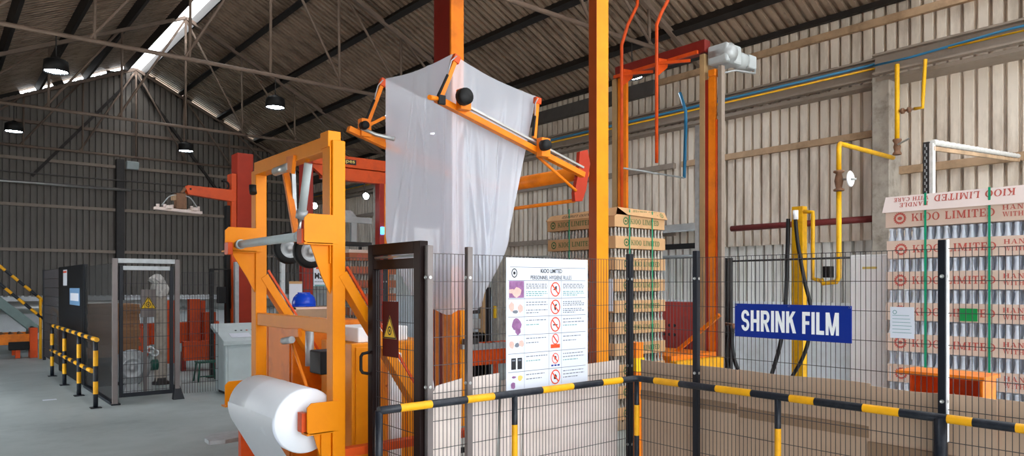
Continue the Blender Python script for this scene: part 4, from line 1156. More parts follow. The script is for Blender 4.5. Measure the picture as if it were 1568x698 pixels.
# ================================================================== PALLET LOADS OF BOTTLES
bp_ = [(0, 0), (.027, .0), (.0295, .006), (.0295, .115), (.026, .140), (.017, .172), (.0135, .195), (.0125, .225), (.0155, .228), (.0155, .246), (0, .247)]
bot = G().lathe(bp_, (0, 0, 0), 10).mesh('bottle', M['glassb'])
def bottle_rows(rows, m, name='bottle_rows'):
    """many bottles too small to tell apart, one mesh"""
    g = G()
    lo = [(.0295, .0), (.0295, .12), (.016, .175), (.0125, .2), (.0155, .23), (.0155, .247), (0, .247)]
    for (x, y, z) in rows: g.lathe(lo, (x, y, z), 7)
    return g
LAY, TRH = .26, .147
def pallet_load(name, lab, x0, x1, y0, y1, ztop_c, n, tray_m, ink, faces, detail, cap='flap', group='strapped pallet loads of bottles', bottle_m='glassb', straps=(), strapx=()):
    """n trays below ztop_c (centre height of the topmost printed tray)"""
    zb = ztop_c - LAY * (n - 1) - TRH / 2
    t = thing(name, lab, 'pallet load', ((x0 + x1) / 2, (y0 + y1) / 2, 0), group)
    L_ = y1 - y0; W_ = x1 - x0
    # wooden pallet
    if zb > .05:
        hpl = zb - .004
        for k in range(7):
            part(G().box(x0 + W_ * k / 7 + .01, x0 + W_ * (k + 1) / 7 - .01, y0, y1, hpl * .8, hpl), 'pallet_plank', M['wood'], t)
        for y in (y0, (y0 + y1) / 2 - .05, y1 - .1):
            part(G().box(x0, x1, y, y + .1, 0, hpl * .8), 'pallet_bearer', M['wood'], t)
    tray = G(); tray.box(0, W_, 0, L_, 0, TRH)
    tm = tray.mesh('tray', tray_m)
    fm = {}
    if 'x' in faces:        # face towards -x: text runs along -y
        k = L_ / 1.2
        fm['x'] = [('emblem', flat(G(), emblem(.045), (-.0012, L_ - .115 * k, TRH / 2), (0, -1, 0), (0, 0, 1)).mesh('emblem', M[ink])),
                   ('lettering', flat(G(), lettering('KIOO LIMITED', .60 * k, .062), (-.0012, L_ - .205 * k, TRH / 2 - .03), (0, -1, 0), (0, 0, 1)).mesh('lettering', M[ink]))]
        if detail:
            h_ = flat(G(), lettering('HANDLE', .26, .036), (-.0012, L_ - .85, TRH / 2 + .012), (0, -1, 0), (0, 0, 1))
            flat(h_, lettering('WITH CARE', .30, .036), (-.0012, L_ - .85, TRH / 2 - .04), (0, -1, 0), (0, 0, 1))
            fm['x'].append(('handling_note', h_.mesh('handling_note', M[ink])))
    if 'y' in faces:
        k = W_ / 1.0
        fm['y'] = [('emblem', flat(G(), emblem(.045), (.21 * k, -.0012, TRH / 2), (1, 0, 0), (0, 0, 1)).mesh('emblem', M[ink])),
                   ('lettering', flat(G(), lettering('KIOO LIMITED', .58 * k, .062), (.30 * k, -.0012, TRH / 2 - .03), (1, 0, 0), (0, 0, 1)).mesh('lettering', M[ink]))]
    stuff = []
    nyb, nxb = int(L_ / .06), int(W_ / .06)
    rn = random.Random(len(lab))
    for i in range(n):
        z = zb + LAY * i
        jx, jy = (rn.uniform(-.006, .006), rn.uniform(-.006, .006)) if i else (0, 0)
        o = link('tray', tm, t, (x0 + jx, y0 + jy, z))
        for f in fm:
            for nm, me in fm[f]:
                e = link(nm, me, o)
                if nm != 'emblem': e['kind'] = 'stuff'
        if i == n - 1: break
        zc = z + .006
        for j in range(nyb):
            y = y0 + (j + .5) * L_ / nyb
            if detail and z > .6:
                link('bottle', bot, t, (x0 + .034, y, zc))
            else: stuff.append((x0 + .034, y, zc))
            stuff.append((x0 + .094, y, zc))
            if not detail: stuff.append((x1 - .034, y, zc))
        for j in range(1, nxb):
            x = x0 + (j + .5) * W_ / nxb
            stuff.append((x, y0 + .034, zc)); 
            if j % 1 == 0: stuff.append((x, y0 + .094, zc))
        # core of the layer (bottles behind bottles)
        part(G().box(x0 + .16, x1 - .1, y0 + .16, y1 - .16, z + TRH, z + LAY), 'inner_bottles', M[bottle_m], t, kind='stuff')
    part(bottle_rows(stuff, M[bottle_m]), 'bottle_rows', M[bottle_m], t, kind='stuff')
    zt = zb + LAY * (n - 1) + TRH
    for ys in straps:
        part(G().box(x0 - .012, x0 - .008, y0 + ys - .008, y0 + ys + .008, zb, zt + .12), 'strap', M['strap'], t)
    for xs in strapx:
        part(G().box(x0 + xs - .008, x0 + xs + .008, y0 - .012, y0 - .008, zb, zt + .07), 'strap', M['strap'], t)
    return t, zt
# red-lettered load on the right
t, zt = pallet_load('bottle_pallet_load', 'tall pallet load of clear bottles in pale trays with red lettering, behind the fence', 6.3, 7.3, 1.43, 2.63, 2.313, 9,
                    M['cartonpale'], 'inkred', ('x',), True, straps=(.89, .437))
g = G()
x_, L_ = 6.268, 1.22
g.add([(x_ + .01, 1.42, zt - .02), (x_ + .01, 2.655, zt - .02), (x_ + .045, 2.64, zt + .115), (x_ + .045, 1.42, zt + .115), (7.33, 2.64, zt + .115), (7.33, 1.42, zt + .115), (7.33, 2.64, zt - .02), (7.33, 1.42, zt - .02)],
      [(0, 3, 2, 1), (3, 5, 4, 2), (4, 5, 7, 6), (1, 2, 4, 6), (0, 7, 5, 3)])
o = part(g, 'top_cap', M['cap'], t, label='pale upturned tray closing the top, lettering upside down')
nn = Vector((.035, 0, .135)).normalized()
orgc = Vector((x_ + .0085, 1.70, zt + .098))
q = flat(G(), lettering('KIOO LIMITED', .56, .056), orgc + Vector((0, 0, 0)), (0, 1, 0), -nn)
flat(q, lettering('HANDLE', .22, .036), Vector((x_ + .0085, 2.30, zt + .10)) - nn * .048, (0, 1, 0), -nn)
flat(q, lettering('WITH CARE', .27, .034), Vector((x_ + .0085, 2.30, zt + .10)) - nn * .0, (0, 1, 0), -nn)
for i_, v_ in enumerate(q.v):
    # keep the print just proud of the sloping face
    zz = (v_[2] - (zt - .02)) / .135
    q.v[i_] = (x_ + .01 + .035 * zz - .0015, v_[1], v_[2])
part(q, 'lettering', M['inkred'], o, kind='stuff')
g = G(); g.box(6.283, 6.2855, 1.945, 2.07, 1.47, 1.57)
part(g, 'green_tag', M['gtag'], t, label='plain green square tag')
# brown load with green lettering
t, zt = pallet_load('bottle_pallet_load', 'brown pallet load of bottle trays with green lettering behind the orange column', 6.36, 7.3, 5.77, 6.97, 2.535, 10,
                    M['carton'], 'inkgreen', ('x', 'y'), False, bottle_m='dimbottle', straps=(.78, .3), strapx=(.25, .68))
g = G()
g.add([(6.34, 5.74, zt - .02), (7.32, 5.74, zt - .02), (7.30, 5.78, zt + .075), (6.42, 5.79, zt + .09), (6.34, 6.99, zt - .01), (6.40, 6.95, zt + .06), (7.30, 6.95, zt + .07), (7.32, 6.99, zt - .02),
       (6.55, 5.74, zt + .0), (6.85, 5.79, zt + .085)],
      [(8, 1, 2, 9), (8, 9, 3), (4, 0, 3, 5), (3, 9, 2, 6, 5), (1, 7, 6, 2), (7, 4, 5, 6)])
o = part(g, 'top_cap', M['carton'], t, label='crumpled upturned tray on top with a torn corner')
q = flat(G(), lettering('KIOO LIMITED', .46, .05), (7.14, 5.752, zt + .066), (-1, 0, 0), (0, .38, -.92))
flat(q, emblem(.03), (7.22, 5.752, zt + .03), (-1, 0, 0), (0, .38, -.92))
for i_, v_ in enumerate(q.v):
    zz = (v_[2] - (zt - .02)) / .095
    q.v[i_] = (v_[0], 5.74 + .042 * zz - .003, v_[2])
part(q, 'lettering', M['inkgreen'], o, kind='stuff')
q = flat(G(), lettering('KIOO LIMITED', .5, .04), (6.355, 6.2, zt + .042), (0, 1, 0), (.5, 0, -.85))
for i_, v_ in enumerate(q.v):
    zz = (v_[2] - (zt - .015)) / .075
    q.v[i_] = (6.34 + .06 * zz - .006, v_[1], v_[2])
part(q, 'lettering', M['inkblack'], o, kind='stuff')
g = G(); g.box(6.352, 6.356, 5.80, 5.92, 1.44, 1.83)
part(g, 'load_label', M['paper'], t, label='white paper load label')
# distant reddish load behind the gate
t, zt = pallet_load('bottle_pallet_load', 'reddish-brown pallet load of bottle trays far behind the mesh gate', 6.15, 7.15, 12.3, 12.9 + .3, 2.30, 9,
                    M['cartonred'], 'inkred', ('y',), False, bottle_m='dimbottle')
g = G(); g.box(6.14, 7.16, 12.29, 13.21, zt, zt + .06)
part(g, 'top_cap', M['cartonpale'], t)

# white panel leaning left of the red-lettered load, orange bin on the cardboard edge
wp = thing('white_cabinet', 'narrow white steel cabinet left of the red-lettered pallet load', 'cabinet', (6.7, 2.9, 0))
part(G().box(6.6, 6.95, 2.745, 3.08, 0, 2.03), 'body', M['white'], wp, .006)
part(G().box(6.592, 6.599, 2.765, 3.06, .1, 2.0), 'door', M['white'], wp, .002)
part(G().box(6.588, 6.5915, 2.83, 2.96, 1.90, 1.92), 'label_strip', M['printyellow'], wp)
ob = thing('orange_bin', 'open-fronted orange bin behind the fence before the red-lettered load', 'bin', (4.75, 1.6, 0))
def bin_():
    c0, c1 = P(1392, 575, X=4.62), P(1505, 590, X=4.62)
    y1_, y0_ = c0[1], c1[1]; zt_, zb_ = 1.225, .98
    x0_, x1_ = 4.62, 4.85
    part(G().box(x0_ - .04, x1_, y0_ - .02, y1_ + .06, zt_ - .015, zt_ + .008), 'top_panel', M['orange'], ob, .003)
    part(G().box(x0_, x1_, y1_ - .014, y1_, zb_, zt_ - .015), 'side_panel', M['redorange'], ob, .002)
    part(G().box(x0_, x1_, y0_, y0_ + .014, zb_, zt_ - .015), 'side_panel', M['orange'], ob, .002)
    part(G().box(x1_ - .012, x1_, y0_, y1_, zb_, zt_ - .015), 'back_panel', M['redorange'], ob, .002)
    part(G().box(x0_, x1_, y0_, y1_, zb_ - .015, zb_), 'bottom_panel', M['redorange'], ob, .002)
    for xx in (x0_ + .03, x1_ - .04):
        for yy_ in (y0_ + .03, y1_ - .04):
            part(G().box(xx, xx + .025, yy_, yy_ + .025, 0, zb_ - .015), 'leg', M['redorange'], ob)
    rn = random.Random(4)
    for k in range(6):
        a = Vector((x0_ + .08 + rn.uniform(-.03, .05), y0_ + .04 + k * (y1_ - y0_ - .08) / 5, zb_ + .01))
        pipe('rope_end', [a, a + Vector((.02, .03, rn.uniform(.05, .12))), a + Vector((.0, .06, rn.uniform(.03, .1))), a + Vector((.03, .08, .005))], .008, M['cap'],
             f'{ORD[k]} pale rope end from the right inside the orange bin', 'rope', 'rope ends in the orange bin', 6)
bin_()

# ================================================================== ORANGE LIFT BY THE RIGHT WALL
LX = 8.6
lf = thing('pallet_lift', 'tall orange lift frame with grey gear motor before the right wall', 'lift', (LX, 6.8, 0))
def yx(u, X=LX): return P(u, 400, X=X)[1]
def vpost(u0, u1, zt_, m, dx, depth, name='column', z0=0.0):
    part(G().box(LX + dx, LX + dx + depth, yx(u1, LX + dx), yx(u0, LX + dx), z0, zt_), name, m, lf, .004)
vpost(1071, 1078.5, 5.08, M['tan'], 0, .09, 'guide_post')
vpost(1078.8, 1085, 4.7, M['red'], .02, .12)
vpost(1084.5, 1095, 4.72, M['orange'], 0, .05)
vpost(1095.5, 1098, 4.1, M['redorange'], .0, .03, 'cover_strip')
vpost(1099, 1105, 4.85, M['channel'], 0, .08, 'cable_duct')
vpost(1064, 1070.5, 4.1, M['galv'], .10, .05, 'guide_post')
vpost(937, 944, 5.1, M['tan'], 0, .09, 'guide_post')
vpost(946, 950.5, 5.09, M['orange'], 0, .05)
vpost(950.5, 953.5, 4.98, M['red'], .06, .03)
vpost(953.5, 959, 5.09, M['orange'], 0, .05)
ya, yb = yx(1080), yx(943)
part(G().box(LX - .02, LX + .12, ya, yb, 5.10, 5.28), 'top_beam', M['deepred'], lf, .005)
part(G().box(LX - .06, LX - .02, ya + .1, yb, 5.09, 5.14), 'beam_flange', M['redorange'], lf, .003)
part(G().box(LX + .12, LX + .3, ya - .1, yb + .05, 5.12, 5.18), 'lower_beam', M['black'], lf, .004)
# gear motor
mt = part(G().box(LX + .02, LX + .40, ya - .34, ya - .02, 4.90, 5.17), 'gear_motor', M['grey'], lf, .03)
part(G().lathe([(0, -.34), (.07, -.34), (.09, -.32), (.14, -.28), (.15, -.2), (.15, 0), (0, 0)], (LX + .16, ya - .05, 5.04), 18, 'y'), 'motor_end', M['galv'], mt)
part(G().tube([(LX + .40, ya - .2, 5.03), (LX + .66, ya - .2, 5.03)], .12, 16), 'motor_body', M['grey'], mt)
part(G().box(LX + .62, LX + .82, ya - .32, ya - .08, 4.92, 5.12), 'terminal_box', M['grey'], mt, .02)
part(G().tube([(LX + .8, ya - .3, 4.94), (LX + .7, ya - .36, 4.84), (LX + .3, ya - .3, 4.82), (LX + .02, ya - .22, 4.74), (LX + .02, ya - .2, 4.4)], .014, 8), 'cable', M['galv'], mt)
part(G().box(LX - .02, LX + .1, yx(1096), yx(1085), 4.72, 4.82), 'bearing_block', M['orange'], lf, .015)
# red hand tubes with brackets
for u, zb_ in ((1005.5, 3.57), (952, 1.6)):
    y = yx(u, 8.35)
    part(G().tube([(8.35, y, zb_), (8.35, y, 5.62 if u > 1000 else 5.5), (8.4, y - (.05 if u > 1000 else .08), 5.8), (8.6, y - .1, 6.15), (8.62, y - .1, 6.6)], .026, 10), 'stay_tube', M['redorange'], lf)
    part(G().prism([(8.36, y - .02, 5.12), (8.36, y + .0, 4.86), (8.58, y, 5.02), (8.58, y - .02, 5.14)], (0, -.02, 0)), 'stay_bracket', M['redorange'], lf, .003)
    part(G().bar((8.36, y, 5.05), (8.56, y - .45, 5.02), .03, .04), 'stay_strut', M['redorange'], lf)
# base, platform and guard
part(G().box(7.55, 8.55, yx(1100) + .0, 7.6, .66, .82), 'platform', M['orange'], lf, .006)
part(G().box(7.5, 8.55, yx(1100) - .12, yx(1100) - .005, .46, .76), 'skirt', M['ryellow'], lf, .005)
part(G().box(7.6, 8.5, yx(1100) + .1, 7.5, 0, .66), 'base_frame', M['darksteel'], lf, .005)
part(G().bar(P(1018, 553, X=8.2), P(1102, 482, X=8.2), .05, .05), 'guard_tube', M['orange'], lf, .005)
part(G().box(8.78, 9.0, 6.05, 8.3, .62, 1.50), 'drive_cabinet', M['red'], lf, .008)
part(G().box(8.70, 8.98, 6.2, 8.3, .0, .62), 'cabinet_base', M['red'], lf, .008)
for k in range(3):
    for j in range(2):
        part(G().lathe([(.025, -.006), (0, -.008)], (8.778, 6.75 + k * .1, 1.0 + j * .14), 10, 'x'), 'button', M['black'], lf)

pipe('air_pipe', [P(1041, 142, X=9.85), P(1050, 170, X=9.85), P(1050, 192, X=9.85), P(1050, 192, X=9.88), (9.88, 7.4, 3.57)], .028, M['pblue'], 'upright blue air pipe beside the lift', n=10)
pipe('air_pipe', [(9.87, 7.4, 3.57), (8.35, 7.4, 3.575)], .015, M['galv'], 'thin pale air pipe leading from the blue pipe to the lift', n=8)
# dark portal and awning at the wall
pf = thing('steel_portal', 'black steel portal frame against the right wall behind the lift', 'frame', (11.2, 8.2, 0))
for y in (7.55, 9.0):
    part(G().box(11.1, 11.2, y, y + .1, 0, 2.45), 'post', M['black'], pf, .004)
part(G().box(11.1, 11.2, 7.55, 9.1, 2.45, 2.55), 'lintel', M['black'], pf, .004)
part(G().tube([(11.05, 7.5, 2.3), (11.05, 9.1, 2.3)], .03, 8), 'rail', M['galv'], pf)
g = G(); g.prism([(11.98, 8.0, 3.02), (11.3, 8.0, 2.82), (11.3, 8.0, 2.79), (11.98, 8.0, 2.98)], (0, 2.6, 0))
solo(g, 'awning', M['galv'], 'small sloping grey sheet awning on the right wall behind the brown load', 'awning', bevel=.004)
sp = thing('pipe_support', 'dark double steel upright between the lift and the blue sign', 'support', (9.4, 6.0, 0))
for u in (1107, 1114):
    y = P(u, 400, X=9.4)[1]
    part(G().box(9.4, 9.47, y - .05, y, 0, 2.17), 'upright', M['darksteel'], sp, .004)
part(G().tube([(9.44, P(1107, 400, X=9.4)[1], 2.12), (9.44, P(1320, 400, X=9.4)[1], 2.12)], .014, 8), 'cross_wire', M['darksteel'], sp)

# ================================================================== GAS PIPES AND HOSE POST
gp = thing('gas_pipe', 'yellow gas pipe with white handwheel valve dropping beside the wall column', 'gas pipe', (9.75, 4.85, 1.8))
part(G().tube([(11.5, 4.70, 3.72), (9.79, 4.70, 3.72), (9.76, 4.70, 3.70), (9.75, 4.70, 3.66), (9.75, 4.70, 3.35)], .034, 12), 'pipe', M['pyellow'], gp)
part(G().tube([(9.75, 4.70, 3.05), (9.75, 4.70, 1.86), (9.75, 4.74, 1.80), (9.75, 4.92, 1.78), (9.75, 4.96, 1.84)], .035, 12), 'pipe', M['pyellow'], gp)
vb = part(G().lathe([(.07, -.14), (.075, -.12), (.04, -.1), (.06, 0), (.04, .1), (.075, .12), (.07, .14), (0, .14)], (9.75, 4.70, 3.20), 14), 'valve_body', M['rust'], gp)
part(G().tube([(9.75, 4.70, 3.22), (9.75, 4.46, 3.20)], .014, 8), 'stem', M['steel'], vb)
part(G().lathe([(.1, -.01), (.112, 0), (.1, .01), (.03, .012), (0, .012), (0, -.01), (.1, -.01)], (9.75, 4.54, 3.21), 20, 'y'), 'handwheel', M['white'], vb)
part(G().box(9.68, 9.82, 4.80, 4.9, 1.86, 2.02), 'gauge', M['black'], gp, .01)
gw = thing('gas_pipe', 'yellow gas pipe running down the concrete wall column with a rusty branch', 'gas pipe', (11.5, 4.7, 3.7))
part(G().tube([(11.40, 4.60, 5.12), (11.40, 4.60, 3.98)], .034, 12), 'pipe', M['pyellow'], gw)
part(G().lathe([(.06, -.12), (.065, -.1), (.04, -.06), (.055, 0), (.04, .06), (.065, .1), (.06, .12)], (11.40, 4.60, 3.86), 14), 'valve_body', M['rust'], gw)
part(G().bar((11.33, 4.56, 3.88), (11.33, 4.40, 3.95), .03, .02), 'valve_lever', M['steel'], gw)
z_ = P(1370, 172, X=11.40)[2]
part(G().tube([(11.40, 4.56, z_), (11.40, P(1400, 172, X=11.4)[1], z_)], .018, 8), 'branch', M['rust'], gw)
for u in (1382, 1392):
    y = P(u, 172, X=11.4)[1]
    part(G().tube([(11.40, y - .02, z_), (11.40, y + .02, z_)], .042, 10), 'union', M['rust'], gw)
ub = P(1413, 165, X=11.4)
part(G().tube([(11.40, P(1400, 172, X=11.4)[1], z_), (11.40, ub[1], z_), (11.40, ub[1], z_ + .1), (11.40, P(1417, 100, X=11.4)[1], 5.10)], .026, 10), 'branch', M['pyellow'], gw)
yh = P(1212, 400, X=9.75)[1]; yh2 = P(1229, 400, X=9.75)[1]
hp = thing('hose_post', 'yellow box-section post with black hoses behind the blue sign', 'hose post', (9.8, yh, 0))
part(G().box(9.75, 9.88, yh2, yh, 0, 2.90), 'post', M['pyellow'], hp, .006)
yp = P(1243, 400, X=9.75)[1]
part(G().tube([(9.78, yh2 + .02, 2.82), (9.78, yp, 2.80), (9.78, yp, 2.74), (9.78, yp, 1.85), (9.75, 4.97, 1.82)], .03, 10), 'gooseneck', M['pyellow'], hp)
def hose(pts, r=.035, n=8):
    # smooth the control polygon
    P_ = [Vector(p) for p in pts]; out = []
    for i in range(len(P_) - 1):
        p0, p1, p2, p3 = P_[max(0, i - 1)], P_[i], P_[i + 1], P_[min(len(P_) - 1, i + 2)]
        for k in range(6):
            t_ = k / 6
            out.append(.5 * ((2 * p1) + (-p0 + p2) * t_ + (2 * p0 - 5 * p1 + 4 * p2 - p3) * t_ ** 2 + (-p0 + 3 * p1 - 3 * p2 + p3) * t_ ** 3))
    out.append(P_[-1])
    return G().tube(out, r, n)
XH = 9.66
hs = part(hose([P(1218, 335, X=XH), P(1222, 375, X=XH), P(1232, 430, X=XH), P(1241, 470, X=XH), P(1239, 515, X=XH), P(1229, 548, X=XH), P(1212, 578, X=XH), P(1206, 590, X=XH)], .028), 'hose', M['hose'], hp)
part(G().tube([P(1218, 322, X=XH), P(1218, 336, X=XH)], .04, 10), 'hose_coupling', M['white'], hs)
part(hose([P(1207, 335, X=9.7), P(1206, 380, X=9.68), P(1204, 440, X=9.66), P(1201, 490, X=9.64), P(1194, 530, X=9.62), P(1182, 572, X=9.62), P(1176, 590, X=9.62)], .032), 'hose', M['hose'], hp)
h2 = thing('air_hose', 'black looped hoses hanging from a brass tap left of the blue sign', 'hose', P(1120, 500, X=9.3))
part(hose([P(1122, 502, X=9.3), P(1121, 525, X=9.3), P(1125, 552, X=9.3), P(1137, 582, X=9.3)], .03), 'hose', M['hose'], h2)
part(hose([P(1114, 512, X=9.35), P(1111, 540, X=9.35), P(1116, 565, X=9.35), P(1126, 585, X=9.35)], .02), 'hose', M['hose'], h2)
part(G().tube([P(1105, 495, X=9.35), P(1123, 497, X=9.3), P(1123, 503, X=9.3)], .028, 8), 'tap', M['rust'], h2)

# perforated post with a wrapped arm behind the red-lettered load
pp = thing('perforated_post', 'perforated steel post carrying a white wrapped arm above the red-lettered load', 'post', (7.6, 2.8, 0))
a = P(1413, 218, X=7.6); b = P(1423, 218, X=7.6)
pa = part(G().box(7.6, 7.66, b[1], a[1], 0, a[2]), 'post', M['darksteel'], pp, .003)
part(G().box(7.59, 7.66, b[1] - .035, b[1] - .002, 0, a[2] - .02), 'edge_flange', M['wrap'], pp, .002)
for k in range(14):
    z_ = a[2] - .08 - k * .062
    part(G().box(7.598, 7.6, b[1] + .02, b[1] + .03, z_, z_ + .03), 'slot', M['galv'], pa)
    part(G().box(7.598, 7.6, a[1] - .025, a[1] - .015, z_ + .03, z_ + .06), 'slot', M['galv'], pa)
c0, c1 = Vector(P(1428, 218, X=7.62)), Vector(P(1560, 239, X=11.85))
arm_ = [c0.lerp(c1, k / 40) for k in range(41)]
part(G().tube(arm_, [.034 if k % 2 else .027 for k in range(41)], 10), 'wrapped_arm', M['wrap'], pp)
part(G().bar(c0 + Vector((0, 0, -.06)), c1 + Vector((0, 0, -.06)), .03, .04), 'arm_rail', M['girt'], pp)

# ================================================================== INSIDE THE HOOD MACHINE FENCE
rc = thing('roller_conveyor', 'orange sided roller conveyor behind the hygiene poster', 'conveyor', (5.0, 7.0, 0))
part(G().box(5.22, 7.4, 8.02, 8.07, .62, .86), 'side_rail', M['redorange'], rc, .004)
part(G().box(5.22, 7.4, 8.9, 8.95, .62, .86), 'side_rail', M['redorange'], rc, .004)
part(G().box(5.22, 7.4, 8.0, 8.02, .84, .93), 'guide_strip', M['galv'], rc, .003)
for k in range(14):
    x = 5.3 + k * .15
    part(G().tube([(x, 8.07, .82), (x, 8.9, .82)], .035, 10), 'roller', M['steel'], rc)
for x in (5.3, 6.3, 7.3):
    for y in (8.03, 8.9):
        part(G().box(x, x + .06, y, y + .05, 0, .62), 'leg', M['redorange'], rc)
mc = thing('machine_mast', 'dark mast with green and brown edges behind the fence post', 'machine', P(735, 560, Y=8.6)[:2] + (0,))
xa = P(724, 470, Y=9.06)[0]; xb = P(752, 470, Y=9.06)[0]
part(G().box(xb - .09, xb, 9.06, 9.15, 0, 1.72), 'upright', M['panelnavy'], mc, .004)
part(G().box(xb - .19, xb - .1, 9.08, 9.15, 0, 1.66), 'upright', M['tan'], mc, .004)
part(G().box(xa, xb - .2, 9.08, 9.2, 1.3, 1.64), 'control_box', M['darksteel'], mc, .01)
part(G().box(xa, xb - .2, 9.06, 9.2, 1.05, 1.22), 'drive_unit', M['galv'], mc, .02)
part(G().box(xa - .02, xb - .1, 9.08, 9.2, .0, 1.0), 'pedestal', M['panelnavy'], mc, .01)
part(G().box(xb + .02, xb + .08, 9.0, 9.06, 1.22, 1.42), 'emergency_stop', M['warnyellow'], mc, .01)
bl = P(970, 580, X=4.9)
g = G(); g.box(4.88, 4.98, bl[1] - .05, bl[1] + .05, 0, 1.24)
o = solo(g, 'bollard', M['orange'], 'short orange and yellow post just behind the fence corner', 'bollard', bevel=.006)
part(G().box(4.875, 4.985, bl[1] - .055, bl[1] + .055, .98, 1.10), 'yellow_band', M['warnyellow'], o)
g = G(); vs = []
for k in range(9):
    a_ = k / 8
    p0, p1 = Vector((2.52 - .06 * a_ ** 4, 3.86, 1.25 * a_)), Vector((2.57 - .06 * a_ ** 4, 3.87, 1.25 * a_))
    vs += [p0, p1]
g.add(vs, [(2 * k, 2 * k + 1, 2 * k + 3, 2 * k + 2) for k in range(8)], smooth=True)
solo(g, 'plastic_strip', M['white'], 'curled white plastic strip sticking up behind the pale cardboard by the gate', 'strip')
hb = thing('guide_panel', 'white upright strip panel between the orange cabinet and the gate', 'panel', (2.95, 4.85, 0))
part(G().box(2.78, 2.88, 4.86, 4.9, .0, 1.22), 'panel', M['white'], hb, .004)
part(G().box(2.74, 2.92, 4.82, 4.93, 0, .02), 'foot', M['white'], hb, .003)

# ================================================================== FAR ENCLOSURE ON THE LEFT
EX, EY = 2.08, 11.72
en = thing('machine_enclosure', 'far wire mesh enclosure with a bright steel gate frame', 'fence', (EX, EY, 0))
for x0, x1 in ((EX, EX + .07), (2.93, 3.0)):
    part(G().box(x0, x1, EY - .03, EY + .03, 0, 2.15), 'gate_post', M['postgrey'], en, .005)
part(G().box(EX - .02, EX + .1, EY - .06, EY + .06, 0, .02), 'foot_plate', M['navy'], en)
part(G().prism([(2.9, EY - .06, 0), (3.06, EY - .06, 0), (3.0, EY - .02, .22), (2.93, EY - .02, .22)], (0, .1, 0)), 'foot_plate', M['navy'], en)
part(G().box(EX + .07, 2.93, EY - .03, EY + .03, 2.08, 2.15), 'gate_top', M['galv'], en, .005)
gl = part(G().box(EX + .09, EX + .14, EY - .02, EY + .02, .1, 2.04), 'gate_leaf', M['navy'], en, .004)
part(G().box(2.86, 2.91, EY - .02, EY + .02, .1, 2.04), 'leaf_stile', M['navy'], gl)
part(G().box(EX + .14, 2.86, EY - .02, EY + .02, 1.98, 2.04), 'leaf_rail', M['galv'], gl)
part(G().box(EX + .14, 2.86, EY - .02, EY + .02, .1, .16), 'leaf_rail', M['navy'], gl)
part(wires(G(), EX + .14, 2.86, .16, 1.98, .05, .2, .003, c=EY), 'leaf_mesh', M['wire'], gl)
part(wires(G(), 3.02, 3.56, .08, 1.95, .04, .19, .0025, c=EY - .05), 'mesh_panel', M['wire'], en)
for y in (14.15, 17.15, 19.8):
    part(G().box(EX, EX + .06, y, y + .06, 0, 2.12), 'post', M['navy'], en, .005)
part(G().box(EX + .02, EX + .03, EY + .05, 14.15, .06, 2.08), 'dark_screen', M['meshdark'], en, label='dark fine mesh screen')
part(G().box(EX - .01, EX + .05, 14.22, 17.14, .02, 2.12), 'solid_panel', M['panelnavy'], en, .006, 'solid dark panel with two stickers')
for (u0, u1, v0, v1, mk, lab) in ((97, 102.5, 413, 437, 'paper', 'narrow white sticker'), (107, 122, 441, 467, 'sticker', 'blue and white sticker')):
    M.setdefault('sticker', mat('sticker_blue', (110, 150, 190), .5, vary=.05))
    y1_, y0_ = P(u0, v0, X=EX - .012)[1], P(u1, v0, X=EX - .012)[1]
    z1_, z0_ = P((u0 + u1) / 2, v0, X=EX - .012)[2], P((u0 + u1) / 2, v1, X=EX - .012)[2]
    so = part(G().box(EX - .016, EX - .011, y0_, y1_, z0_, z1_), 'sticker', M[mk], en, label=lab)
    zz = (z1_ - z0_)
    if mk == 'paper': part(G().box(EX - .018, EX - .016, y0_ + .02, y1_ - .02, z1_ - .2 * zz, z1_ - .08 * zz), 'sticker_mark', M['prohib'], so)
    else: part(G().box(EX - .018, EX - .016, y0_ + .1, y1_ - .1, z0_ + .25 * zz, z1_ - .3 * zz), 'sticker_mark', M['paper'], so)
part(wires(G(), 17.2, 19.8, .1, 2.1, .06, .2, .003, axis='y', c=EX + .03), 'mesh_panel', M['wire'], en)
part(G().box(EX - .02, EX + .06, EY + .05, 14.1, 0, .04), 'floor_channel', M['navy'], en)

# layer pads piled inside
me_p = G().box(0, .78, 0, 1.05, 0, .056).mesh('layer_pad', M['sheetstack'])
pal = thing('pallet', 'dark plastic pallet under the pile of layer pads', 'pallet', (2.5, 14.4, 0))
for k in range(3): part(G().box(2.13, 2.92, 13.98 + k * .48, 14.08 + k * .48, 0, .42), 'runner', M['black'], pal)
part(G().box(2.13, 2.92, 13.98, 15.04, .42, .5), 'deck', M['black'], pal, .006)
rn = random.Random(9)
NTH = ['topmost brown layer pad'] + [w_ + ' brown layer pad from the top' for w_ in ('second', 'third', 'fourth', 'fifth', 'sixth', 'seventh', 'eighth', 'ninth', 'tenth', 'eleventh', 'twelfth', 'thirteenth', 'fourteenth', 'fifteenth')] + ['bottom brown layer pad']
for k in range(16):
    o = link('layer_pad', me_p, None, (2.14 + rn.uniform(-.02, .02), 13.98 + rn.uniform(-.02, .02), .5 + k * .0575))
    tag(o, NTH[15 - k] + ' in the pile inside the far enclosure', 'cardboard', 'pile of layer pads')
